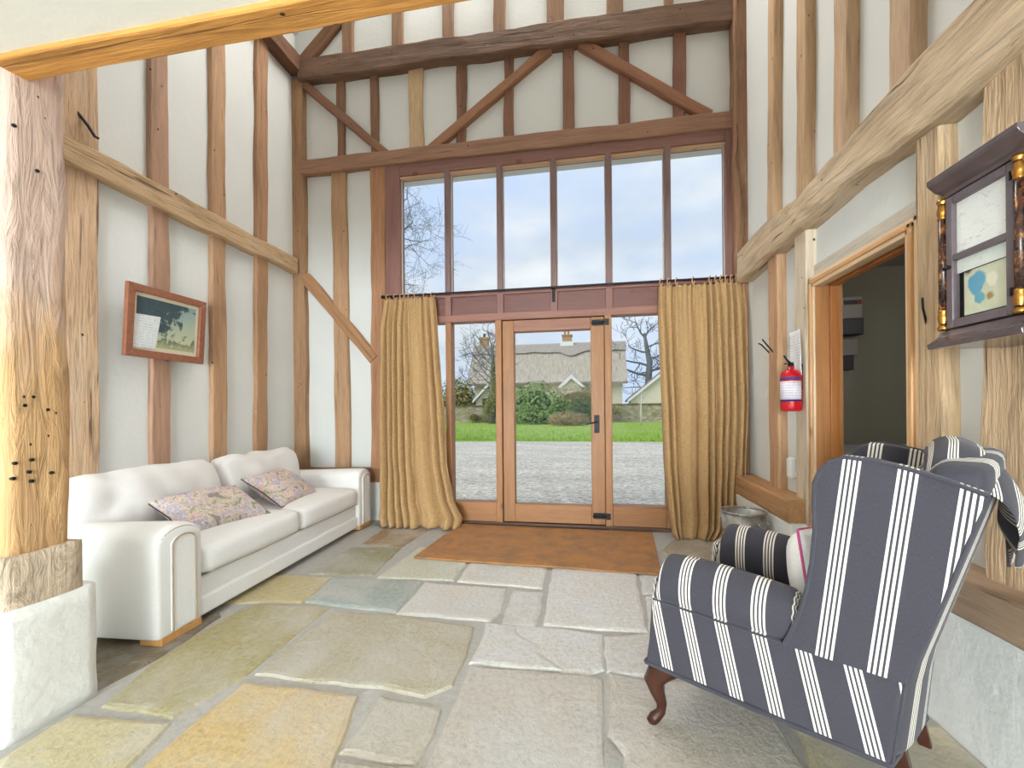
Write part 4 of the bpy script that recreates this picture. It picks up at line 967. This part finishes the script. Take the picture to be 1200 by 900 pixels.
# ------------------------------------------------------------------ dark wall cabinet with gilt-capped columns
c = tag(empty('wall_cabinet', (1.33, 1.52, 1.31)), 'small dark wall cabinet with glazed door and gilt-capped columns, right of the doorway', 'cabinet'); bpy.context.view_layer.update()
CB = M['cabinet']
def cpart(mb, name, m, **k): return part_at(mb, name, m, c, **k)
cpart(MB().box((1.175, 1.36, 1.36), (1.19, 1.675, 1.40)).box((1.175, 1.36, 1.77), (1.19, 1.675, 1.81)).box((1.175, 1.36, 1.36), (1.335, 1.375, 1.81)).box((1.175, 1.66, 1.36), (1.335, 1.675, 1.81)).box((1.31, 1.36, 1.36), (1.335, 1.675, 1.81)).box((1.175, 1.36, 1.36), (1.335, 1.675, 1.375)), 'carcase', CB)
cor = [(1.335, 1.805), (1.15, 1.805), (1.145, 1.815), (1.125, 1.822), (1.105, 1.842), (1.100, 1.850), (1.100, 1.864), (1.335, 1.864)]
cpart(MB().prism(cor, 1, 1.335, 1.642), 'cornice', CB, bevel=.002)
bse = [(1.335, 1.315), (1.108, 1.315), (1.105, 1.33), (1.118, 1.338), (1.135, 1.352), (1.150, 1.372), (1.335, 1.376)]
cpart(MB().prism(bse[::-1], 1, 1.335, 1.655), 'base_moulding', CB, bevel=.002)
dr = cpart(MB().box((1.150, 1.408, 1.378), (1.172, 1.432, 1.802)).box((1.150, 1.612, 1.378), (1.172, 1.638, 1.802)).box((1.150, 1.432, 1.378), (1.172, 1.612, 1.405)).box((1.150, 1.432, 1.776), (1.172, 1.612, 1.802)).box((1.150, 1.432, 1.592), (1.172, 1.612, 1.612)), 'door', plain('door_frame_paint', rgb(106, 94, 98), .22, 0, .12, 14), bevel=.003)
dr_p = lambda mb, name, m: (lambda o: o)(mb.build(name, m, dr))
o = dr_p(MB().box((1.164, 1.430, 1.61), (1.167, 1.614, 1.78)), 'upper_pane', M['reflection_paint']); tag(o, 'pale upper pane with a room reflection painted in grey strokes')
dr_p(MB().box((1.160, 1.430, 1.403), (1.162, 1.614, 1.594)), 'lower_pane', M['glass'])
dr_p(MB().lathe((1.146, 1.622, 1.575), [(.003, -.012), (.007, -.006), (.006, .004), (.004, .01)], 12, 0), 'knob', M['iron'])
for z in (1.44, 1.76): dr_p(MB().tube([(1.148, 1.413, z - .012), (1.148, 1.413, z + .012)], .004, 8), 'hinge', M['iron'])
def panel_mat():
    a = NT('painted_panel'); a.set(Roughness=.5); v = a.coord('Object'); tc = a.n('ShaderNodeTexCoord'); n = a.noise(v, 22, 4)
    def blob(y, z, r):
        vd = a.n('ShaderNodeVectorMath', operation='DISTANCE'); a.l(tc.outputs['Object'], vd.inputs[0]); vd.inputs[1].default_value = (1.17, y, z)
        return a.ramp(a.math('ADD', vd.outputs['Value'], a.math('MULTIPLY', a.math('SUBTRACT', n, .5), .045)), [(r, 1.0), (r + .005, 0.0)])
    c = a.mix(a.ramp(n, [(.4, 0.0), (.7, .5)]), rgb(222, 220, 196), rgb(196, 200, 176))
    c = a.mix(blob(1.545, 1.505, .030), c, rgb(104, 168, 200)); c = a.mix(blob(1.535, 1.455, .014), c, rgb(110, 176, 196)); c = a.mix(blob(1.50, 1.50, .018), c, rgb(238, 232, 214))
    c = a.mix(blob(1.575, 1.555, .016), c, rgb(96, 78, 58)); c = a.mix(blob(1.505, 1.455, .010), c, rgb(170, 136, 84)); a.color(c); return a.m
o = dr_p(MB().box((1.168, 1.452, 1.412), (1.172, 1.592, 1.548)), 'painted_panel', panel_mat()); tag(o, 'pale painted panel with blue flower shapes')
dr_p(MB().box((1.164, 1.432, 1.550), (1.167, 1.612, 1.592)), 'reflection_band', M['reflection_paint'])  # same painted reflection carried across the top of the lower pane
dr_p(MB().box((1.1725, 1.430, 1.403), (1.1745, 1.614, 1.60)), 'backing', M['iron'])
def column(y, xc):
    col = cpart(MB().lathe((xc, y, 1.376), [(.0105, 0), (.0105, .43)], 16), 'column', tort(), smooth=True)
    for z0, sgn in ((1.376, 1), (1.806, -1)):
        prof = [(.020, 0), (.023, .010), (.016, .018), (.0165, .026), (.021, .042), (.0215, .052), (.017, .064), (.020, .070), (.0175, .074)]
        pr = [(r * .64, sgn * h * .9) for r, h in prof]
        MB().lathe((xc, y, z0), pr, 16).build('gilt_cap', M['gilt'], col, smooth=True)
def tort():
    if 'tort' not in M:
        a = NT('mottled_column'); a.set(Roughness=.25); n = a.noise(a.coord('Object', (1, 1, .5)), 60, 4, .6, 1.0); a.color(a.ramp(n, [(.42, rgb(38, 24, 24)), (.56, rgb(82, 48, 32)), (.70, rgb(178, 126, 50))])); M['tort'] = a.m
    return M['tort']
column(1.650, 1.150); column(1.392, 1.150)

# ------------------------------------------------------------------ side room: meter boxes and a pale worktop
fb = tag(empty('fuse_box', (2.17, 4.1, 1.7)), 'grey fuse box with a dark flap on the wall of the dim side room', 'fuse box'); bpy.context.view_layer.update()
part_at(MB().box((1.95, 4.0, 1.86), (2.22, 4.1, 2.04)), 'upper_case', M['grey_plastic'], fb, bevel=.006)
part_at(MB().box((2.08, 3.996, 1.975), (2.21, 4.002, 2.01)), 'display', M['dark_plastic'], fb)
part_at(MB().box((2.175, 3.992, 1.98), (2.205, 3.998, 2.005)), 'red_switch', plain('red_switch', rgb(170, 30, 34), .4), fb)
part_at(MB().box((1.95, 3.985, 1.725), (2.22, 4.1, 1.858)), 'flap', M['dark_plastic'], fb, bevel=.006)
part_at(MB().box((1.96, 4.02, 2.05), (2.03, 4.1, 2.11)), 'junction_cover', M['grey_plastic'], fb, bevel=.004)
mb_ = tag(empty('meter_box', (2.17, 4.1, 1.55)), 'smaller pale meter box below the fuse box in the side room', 'meter'); bpy.context.view_layer.update()
part_at(MB().box((1.97, 4.04, 1.56), (2.21, 4.1, 1.70)), 'case', plain('pale_case', rgb(150, 142, 132), .5), mb_, bevel=.005)
part_at(MB().box((2.06, 4.03, 1.44), (2.17, 4.1, 1.56)), 'meter', M['dark_plastic'], mb_, bevel=.005)
wt = tag(empty('worktop', (2.0, 3.4, 0)), 'pale rounded worktop low inside the dim side room', 'worktop'); bpy.context.view_layer.update()
part_at(MB().box((1.60, 3.05, .76), (3.0, 4.08, .82)), 'top', plain('pale_top', rgb(206, 210, 214), .4), wt, bevel=.025, seg=4)
part_at(MB().box((1.64, 3.10, 0), (2.96, 4.07, .76)), 'cupboard', plain('pale_cupboard', rgb(190, 194, 196), .5), wt, bevel=.004)

# ------------------------------------------------------------------ outside: drive, lawn, wall, shrubs, trees, cottages
def ground(name, x0, x1, y0, y1, nx, ny, zf, m, kind='structure'):
    vs = [(x0 + (x1 - x0) * i / nx, y0 + (y1 - y0) * j / ny, zf(x0 + (x1 - x0) * i / nx, y0 + (y1 - y0) * j / ny)) for j in range(ny + 1) for i in range(nx + 1)]
    fs = [(j * (nx + 1) + i, j * (nx + 1) + i + 1, (j + 1) * (nx + 1) + i + 1, (j + 1) * (nx + 1) + i) for j in range(ny) for i in range(nx)]
    o = MB().add(vs, fs).build(name, m, None, smooth=True); o['kind'] = kind; return o
def gravel():
    a = NT('gravel'); a.set(Roughness=.95); v = a.coord('Object'); vo = a.n('ShaderNodeTexVoronoi'); vo.inputs['Scale'].default_value = 26; a.l(v, vo.inputs['Vector'])
    n = a.noise(a.coord('Object', (.25, .8, 1)), 1.4, 5, .6); sp = a.n('ShaderNodeSeparateColor'); a.l(vo.outputs['Color'], sp.inputs[0])
    c = a.ramp(sp.outputs[0], [(.1, rgb(166, 160, 150)), (.5, rgb(198, 192, 182)), (.95, rgb(224, 218, 208))])
    a.color(a.mix(1.0, c, a.ramp(n, [(.35, .82), (.65, 1.08)]), 'MULTIPLY')); a.bump(vo.outputs['Distance'], .6, .03); return a.m
def grass():
    a = NT('lawn'); a.set(Roughness=.9); v = a.coord('Object'); n = a.noise(v, 9, 6, .7); n2 = a.noise(v, .5, 4)
    c = a.ramp(n, [(.3, rgb(96, 130, 48)), (.55, rgb(142, 176, 70)), (.78, rgb(176, 196, 98))]); a.color(a.mix(a.ramp(n2, [(.4, 0.0), (.65, .5)]), c, rgb(168, 172, 92))); a.bump(n, .8, .08); return a.m
ground('gravel_drive', -40, 40, 4.5, 17.2, 8, 8, lambda x, y: -.06, gravel())
bank = lambda x, y: -.07 + min(1, max(0, (y - 15.9) / 1.2)) * .10 + noise.noise(Vector((x * .35, y * .3, 0))) * .05 - .02
ground('lawn', -60, 60, 15.9, 41, 90, 30, bank, grass())
ground('field', -120, 120, 40, 160, 4, 4, lambda x, y: -.05, grass())
def blades():
    r = random.Random(5); mb = MB()
    for k in range(9000):
        y = 16.4 + 23 * r.random() ** 2.2; x = r.uniform(-.42 * y, .22 * y); z = bank(x, y) - .01; h = r.uniform(.05, .14); a = r.uniform(0, 3.14); w = r.uniform(.008, .02)
        dx, dy = math.cos(a) * w, math.sin(a) * w; mb.add([(x - dx, y - dy, z), (x + dx, y + dy, z), (x + r.uniform(-.04, .04), y + r.uniform(-.04, .04), z + h)], [(0, 1, 2)])
    return mb
G_ = plain('grass_blade', rgb(140, 178, 64), .8, 0, .25, 2)
tag(blades().build('grass', G_), 'blades of bright green grass on the lawn beyond the gravel', 'grass', kind='stuff')

def wallstone():
    a = NT('garden_wall_stone'); a.set(Roughness=.95); v = a.coord('Object'); br = a.n('ShaderNodeTexVoronoi'); br.inputs['Scale'].default_value = 3.2; a.l(a.coord('Object', (1, 1, 2)), br.inputs['Vector'])
    n = a.noise(v, 1.2, 6, .65); sp = a.n('ShaderNodeSeparateColor'); a.l(br.outputs['Color'], sp.inputs[0])
    c = a.ramp(sp.outputs[0], [(.1, rgb(158, 148, 132)), (.9, rgb(200, 186, 168))]); a.color(a.mix(a.ramp(n, [(.48, 0.0), (.66, .8)]), c, rgb(140, 140, 92))); a.bump(br.outputs['Distance'], .5, .05); return a.m
gw = tag(empty('garden_wall', (-4, 40, 0)), 'long low stone garden wall behind the lawn', 'wall'); bpy.context.view_layer.update()
part_at(MB().box((-22, 39.6, -.1), (14, 40.1, 1.55)), 'masonry', wallstone(), gw)
cp = MB(); r_ = random.Random(3); x = -22
while x < 14:
    w = r_.uniform(.35, .7); cp.box((x, 39.52, 1.52), (x + w - .02, 40.18, 1.62 + r_.uniform(0, .06))); x += w
o = part_at(cp, 'coping', plain('coping_stone', rgb(116, 108, 92), .9, 0, .2, 3), gw); o['kind'] = 'stuff'

def leafmat(name, c0, c1, c2):
    a = NT(name); a.set(Roughness=.6); ge = a.n('ShaderNodeNewGeometry'); a.color(a.ramp(ge.outputs['Random Per Island'], [(.0, rgb(*c0)), (.5, rgb(*c1)), (1.0, rgb(*c2))])); return a.m
LM = {'laurel': leafmat('laurel_leaf', (62, 98, 42), (108, 150, 64), (176, 204, 116)), 'ivy': leafmat('ivy_leaf', (92, 100, 52), (136, 142, 78), (176, 176, 112)),
      'dead': leafmat('dry_twig', (112, 92, 64), (164, 142, 98), (200, 186, 134)), 'fir': leafmat('evergreen_leaf', (52, 84, 46), (84, 116, 60), (120, 140, 76)), 'olive': leafmat('winter_hedge', (112, 112, 62), (150, 146, 82), (176, 164, 100))}
BARK = plain('bark', rgb(116, 106, 92), .9, 0, .25, 6); BARK2 = plain('grey_bark', rgb(120, 122, 126), .9, 0, .2, 6)
def shrub(name, label, cat, balls, leaf, n, seed, mat, trunk=None, group=None):
    """leaves laid over and inside a crown made of several balls"""
    r = random.Random(seed); mb = MB(); base = (balls[0][0][0], balls[0][0][1], 0)
    root = tag(empty(name, base), label, cat, group); bpy.context.view_layer.update()
    tot = sum(b[1][0] * b[1][2] for b in balls)
    for (c, rad) in balls:
        for k in range(int(n * rad[0] * rad[2] / tot)):
            d = Vector((r.gauss(0, 1), r.gauss(0, 1), r.gauss(0, 1))).normalized(); q = r.uniform(.72, 1.06)
            p = Vector((c[0] + d.x * rad[0] * q, c[1] + d.y * rad[1] * q, max(.02, c[2] + d.z * rad[2] * q)))
            nrm = (d + Vector((r.uniform(-.8, .8), r.uniform(-.8, .8), r.uniform(-.3, .9)))).normalized(); t = nrm.orthogonal().normalized(); t = (Matrix.Rotation(r.uniform(0, 6.28), 3, nrm) @ t); b_ = nrm.cross(t)
            L = leaf * r.uniform(.6, 1.3); w = L * .42
            mb.add([p - t * L * .5, p - b_ * w * .5, p + t * L * .5, p + b_ * w * .5], [(0, 1, 2, 3)])
    o = part_at(mb, 'leaves', LM[mat], root); o['kind'] = 'stuff'
    st = MB()
    for (c, rad) in balls:
        for k in range(5): a = r.uniform(0, 6.28); st.tube([(base[0] + math.cos(a) * .15, base[1] + math.sin(a) * .15, 0), ((base[0] + c[0]) / 2, (base[1] + c[1]) / 2, c[2] * .5), (c[0] + math.cos(a) * rad[0] * .5, c[1] + math.sin(a) * rad[1] * .5, c[2] + rad[2] * .3)], [.07, .05, .02], 5)
    o = part_at(st, 'stems', BARK, root)
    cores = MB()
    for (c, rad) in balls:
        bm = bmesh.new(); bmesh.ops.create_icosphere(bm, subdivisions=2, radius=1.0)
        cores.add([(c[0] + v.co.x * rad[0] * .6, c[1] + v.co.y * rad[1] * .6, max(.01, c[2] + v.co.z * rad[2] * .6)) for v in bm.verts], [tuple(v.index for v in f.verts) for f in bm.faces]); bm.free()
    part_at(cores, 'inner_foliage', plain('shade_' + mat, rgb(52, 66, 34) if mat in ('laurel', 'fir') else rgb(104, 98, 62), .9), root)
    return root
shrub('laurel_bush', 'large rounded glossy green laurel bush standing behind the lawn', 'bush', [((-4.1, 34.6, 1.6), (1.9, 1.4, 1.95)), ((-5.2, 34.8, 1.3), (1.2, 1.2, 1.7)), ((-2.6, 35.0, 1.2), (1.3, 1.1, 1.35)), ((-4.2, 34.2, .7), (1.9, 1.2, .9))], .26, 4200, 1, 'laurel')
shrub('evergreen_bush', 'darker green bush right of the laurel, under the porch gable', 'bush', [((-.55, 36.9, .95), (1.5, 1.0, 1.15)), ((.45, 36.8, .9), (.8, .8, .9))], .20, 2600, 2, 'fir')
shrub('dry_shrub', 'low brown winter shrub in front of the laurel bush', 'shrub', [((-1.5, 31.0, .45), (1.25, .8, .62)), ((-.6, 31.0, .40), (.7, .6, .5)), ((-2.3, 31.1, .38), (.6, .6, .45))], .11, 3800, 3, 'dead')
shrub('hedge', 'olive and brown hedge between the bushes and the thatched cottage', 'hedge', [((-.9, 38.6, 2.0), (2.5, .7, 1.25)), ((1.8, 38.6, 1.0), (1.5, .6, .6))], .17, 3600, 4, 'olive')
shrub('fir_tree', 'dark evergreen tree farthest left beyond the garden wall', 'tree', [((-16.8, 52, 2.4), (1.5, 1.5, 2.9)), ((-15.0, 52, 2.0), (1.6, 1.5, 2.2))], .4, 1500, 5, 'fir', group=None)
shrub('round_tree', 'yellowish green rounded tree behind the garden wall, left of the ivy tree', 'tree', [((-12.7, 42.4, 2.3), (1.5, 1.1, 2.2)), ((-14.2, 42.4, 1.5), (1.2, 1.0, 1.5))], .34, 2000, 6, 'olive')
shrub('wall_creeper', 'olive shrub growing over the garden wall behind the left light', 'shrub', [((-9.0, 39.2, .7), (.9, .4, .9)), ((-10.6, 39.2, .5), (.7, .35, .6))], .16, 700, 7, 'ivy')

def branches(mb, p, d, L, r, depth, rnd, nseg=3, spread=.55, up=.06, kids=(2, 3), minr=.006, sides=5):
    pts = [p]; rad = [r]; q = Vector(p); dd = Vector(d).normalized()
    for k in range(nseg):
        dd = (dd + Vector((rnd.uniform(-1, 1), rnd.uniform(-1, 1), rnd.uniform(-1, 1))) * .22 + Vector((0, 0, up))).normalized()
        q = q + dd * L / nseg; pts.append(q.copy()); rad.append(max(minr, r * (1 - .5 * (k + 1) / nseg)))
    mb.tube(pts, rad, sides if depth > 1 else 3, cap=False)
    if depth <= 0: return
    for k in range(rnd.randint(*kids) + 1):
        t = rnd.choice(range(1, len(pts))); a = Vector((rnd.gauss(0, 1), rnd.gauss(0, 1), rnd.gauss(0, 1))).normalized()
        nd = (dd * (1 - spread) + a * spread * 1.3).normalized()
        branches(mb, pts[t], nd, L * rnd.uniform(.55, .78), rad[t] * .62, depth - 1, rnd, nseg, spread, up, kids, minr, sides)
def bare_tree(name, label, base, trunk, limbs, depth, seed, m, minr=.01, group=None):
    rnd = random.Random(seed); root = tag(empty(name, base), label, 'tree', group); bpy.context.view_layer.update()
    tp = [Vector(base) + Vector(q[:3]) for q in trunk]
    part_at(MB().tube(tp, [q[3] for q in trunk], 10), 'trunk', m, root, smooth=True)
    mb = MB()
    for (p, d, L, r) in limbs: branches(mb, Vector(base) + Vector(p), d, L, r, depth, rnd, minr=minr)
    o = part_at(mb, 'branches', m, root); o['kind'] = 'stuff'; return root
bare_tree('oak_tree', 'bare crooked oak tree behind the barn roof in the right light', (6.0, 46.7, 0), [(0, 0, 0, .42), (.1, 0, 3.6, .36), (.25, 0, 6, .30), (-.1, 0, 8, .20), (-.25, 0, 9, .13)],
          [((.2, 0, 4.6), (-1, 0, .12), 3.4, .15), ((.22, 0, 5.6), (-1, .2, .25), 2.8, .13), ((.1, 0, 7), (-1, 0, .05), 2.0, .11), ((-.2, 0, 8.6), (-.7, 0, 1), 1.9, .11), ((-.2, 0, 8.6), (.8, 0, .9), 1.7, .11), ((.25, 0, 5), (1, 0, .5), 2.2, .13), ((.2, 0, 6.4), (1, .3, .3), 2.0, .10), ((.2, 0, 3.4), (-1, 0, .1), 2.6, .07), ((.1, 0, 7.6), (1, 0, .5), 1.6, .09)], 3, 21, BARK2, .022)
bare_tree('ivy_tree', 'bare fan-shaped tree clothed in ivy in the left light', (-8.1, 36, 0), [(0, 0, 0, .30), (.05, 0, 3, .24), (.1, 0, 5.2, .16), (0, 0, 6.4, .10)],
          [((.0, 0, z), (-1, 0, .75 + .05 * k), 2.4, .06) for k, z in enumerate((2.6, 3.2, 3.8, 4.4, 5.0, 5.6))] + [((0, 0, 6.2), (-.3, 0, 1), 1.9, .07), ((0, 0, 6.2), (.4, 0, 1), 1.7, .06), ((0, 0, 5.4), (1, 0, .8), 1.6, .06), ((0, 0, 4.2), (1, 0, .6), 1.6, .06)], 3, 8, BARK2, .014)
shrub('ivy', 'pale olive ivy covering the trunk of the bare tree in the left light', 'ivy', [((-7.6, 35.9, 2.9), (.95, .7, 2.4)), ((-7.3, 35.9, 4.6), (.8, .6, 1.5)), ((-8.3, 36, 1.6), (.8, .6, 1.2))], .16, 2600, 12, 'ivy')
bare_tree('ash_tree', 'bare spreading tree seen through the upper left pane', (-9.4, 16.8, 0), [(0, 0, 0, .34), (-.1, 0, 4, .28), (.1, 0, 8, .20), (0, 0, 11, .12)],
          [((.1, 0, 7.6), (1, 0, .22), 2.6, .055), ((.1, 0, 7.9), (1, .1, .62), 2.4, .05), ((.1, 0, 7.2), (1, -.1, -.12), 2.5, .042), ((.1, 0, 8.6), (1, 0, .9), 2.4, .045), ((.1, 0, 6.8), (1, .1, -.28), 2.1, .034), ((0, 0, 9.6), (.9, 0, .8), 2.0, .04), ((.1, 0, 8.0), (-1, 0, .5), 3.0, .05)], 4, 33, BARK2, .0055)
bare_tree('sapling', 'slender white-stemmed sapling on the lawn before the wall', (3.55, 31.1, -.05), [(0, 0, 0, .055), (.02, 0, 1.2, .045), (.05, 0, 2.2, .03)], [((.02, 0, 1.3), (-.5, 0, 1), .9, .016), ((.03, 0, 1.6), (.5, 0, 1), .8, .016), ((.05, 0, 2.1), (0, 0, 1), .9, .018)], 2, 4, plain('pale_bark', rgb(206, 204, 196), .8, 0, .1, 8), .006)

# thatched cottage
def thatch():
    a = NT('thatch'); a.set(Roughness=1.0); n = a.noise(a.coord('Object', (6, 1.2, 1.2)), 1.2, 6, .7); n2 = a.noise(a.coord('Object'), .8, 5, .6)
    c = a.ramp(n, [(.3, rgb(150, 142, 134)), (.55, rgb(186, 176, 164)), (.8, rgb(208, 198, 184))]); a.color(a.mix(a.ramp(n2, [(.45, 0.0), (.68, .5)]), c, rgb(172, 166, 136))); a.bump(n, .6, .08); return a.m
TH = thatch(); CREAM = plain('cream_render', rgb(240, 230, 204), .9, 0, .03, 2); WHITE = plain('white_paint', rgb(242, 242, 240), .7); BRICK = plain('chimney_brick', rgb(184, 148, 112), .9, 0, .18, 9)
ct = tag(empty('thatched_cottage', (-4, 47, 0)), 'thatched cottage with a brick chimney beyond the garden', 'cottage'); bpy.context.view_layer.update()
part_at(MB().box((-12, 44.9, 0), (3.35, 50.3, 4.2)).prism([(44.9, 4.2), (50.3, 4.2), (47.6, 7.6)], 0, -12, 3.35), 'wall', CREAM, ct)
def thatch_roof():
    prof = [(43.9, 3.95), (44.0, 3.72), (44.35, 3.80), (47.6, 7.65), (50.85, 3.80), (51.2, 3.72), (51.3, 3.95), (48.2, 8.05), (47.6, 8.25), (47.0, 8.05)]
    n = 24; vs = []; m = len(prof)
    for i in range(n + 1):
        x = -12.6 + 16.4 * i / n; s = noise.noise(Vector((x * .5, 0, 0))) * .07
        for y, z in prof: vs.append((x, y, z + s))
    return MB().add(vs, [(i * m + j, i * m + (j + 1) % m, (i + 1) * m + (j + 1) % m, (i + 1) * m + j) for i in range(n) for j in range(m)] + [tuple(range(m))[::-1], tuple(range(n * m, n * m + m))])
rf = part_at(thatch_roof(), 'roof', TH, ct)
def ridge_cap():
    n = 90; vs = []
    for i in range(n + 1):
        x = -12.65 + 16.55 * i / n; sc = abs(math.sin(x * 1.1)) * .16; dip = .55 * math.exp(-((x + 1.9) / 1.0) ** 2); b = .95 + sc + dip
        for y, z in ((47.0 - b * .62, 8.05 - b * .82 + .13), (46.95, 8.22), (47.6, 8.42), (48.25, 8.22), (48.2 + b * .62, 8.05 - b * .82 + .13)): vs.append((x, y - .06 if y < 47.6 else y + .06, z))
    m = 5; return MB().add(vs, [(i * m + j, i * m + j + 1, (i + 1) * m + j + 1, (i + 1) * m + j) for i in range(n) for j in range(m - 1)])
o = ridge_cap().build('ridge_cap', plain('ridge_thatch', rgb(166, 158, 150), 1.0, 0, .12, 5), rf, solid=.08)
ch = part_at(MB().box((-2.75, 46.9, 8.45), (-1.75, 47.9, 9.25)).box((-2.82, 46.83, 9.12), (-1.68, 47.97, 9.25)), 'chimney', BRICK, ct)
MB().box((-2.95, 46.7, 7.7), (-1.55, 48.1, 8.46)).build('chimney_base', WHITE, ch)
for x in (-2.5, -2.12): MB().lathe((x, 47.4, 9.24), [(.13, 0), (.11, .3), (.14, .34), (.12, .42)], 12).build('chimney_pot', plain('pot', rgb(196, 150, 104), .8), ch)
cs = part_at(MB().box((-12.0, 47.1, 7.6), (-11.1, 48.1, 9.3)).box((-12.07, 47.03, 9.1), (-11.03, 48.17, 9.35)), 'chimney', BRICK, ct)
MB().lathe((-11.55, 47.6, 9.34), [(.15, 0), (.13, .35), (.16, .45)], 12).build('chimney_pot', M['dark_plastic'], cs)
pg = part_at(MB().box((-2.6, 41.9, 0), (-.7, 44.9, 3.3)).prism([(-2.6, 3.3), (-.7, 3.3), (-1.65, 4.15)], 1, 41.9, 45.2), 'porch', CREAM, ct)
MB().prism([(-2.95, 3.30), (-2.65, 3.22), (-1.62, 4.12), (-.59, 3.22), (-.29, 3.30), (-1.62, 4.52)], 1, 41.6, 41.75).build('bargeboard', WHITE, pg)
MB().prism([(-2.9, 3.34), (-2.7, 3.26), (-1.62, 4.18), (-.54, 3.26), (-.34, 3.34), (-1.62, 4.50)], 1, 41.74, 45.4).build('porch_roof', TH, pg)

def gabled(name, label, x0, x1, y0, y1, eave, apex, over, extra=None):
    root = tag(empty(name, ((x0 + x1) / 2, y0, 0)), label, 'house'); bpy.context.view_layer.update(); xm = (x0 + x1) / 2
    part_at(MB().prism([(x0, 0), (x1, 0), (x1, eave), (xm, apex), (x0, eave)], 1, y0, y1), 'wall', CREAM, root)
    k = (apex - eave) / (xm - x0); e2 = eave - over * k
    part_at(MB().prism([(x0 - over, e2 + .1), (x0 - over, e2 + .32), (xm, apex + .35), (x1 + over, e2 + .32), (x1 + over, e2 + .1), (xm, apex + .12)], 1, y0 - .3, y1), 'roof', plain('slate', rgb(128, 122, 118), .8, 0, .15, 4), root)
    part_at(MB().prism([(x0 - over, e2 + .0), (x0 - over, e2 + .26), (xm, apex + .28), (x1 + over, e2 + .26), (x1 + over, e2), (xm, apex - .02)], 1, y0 - .36, y0 - .28), 'bargeboard', WHITE, root)
    return root
h = gabled('gabled_house', 'cream house with a white gable in the left light', -10.85, -8.07, 41.0, 43.6, 2.12, 3.56, .25)
part_at(MB().box((-10.2, 40.93, 1.72), (-9.7, 41.03, 2.32)), 'window', M['dark_plastic'], h); part_at(MB().box((-9.35, 40.93, 1.72), (-8.85, 41.03, 2.32)), 'window', M['dark_plastic'], h)
gabled('barn', 'cream barn with a long white bargeboard in the right light', 4.05, 12.0, 43.6, 46, 2.05, 5.3, .35)
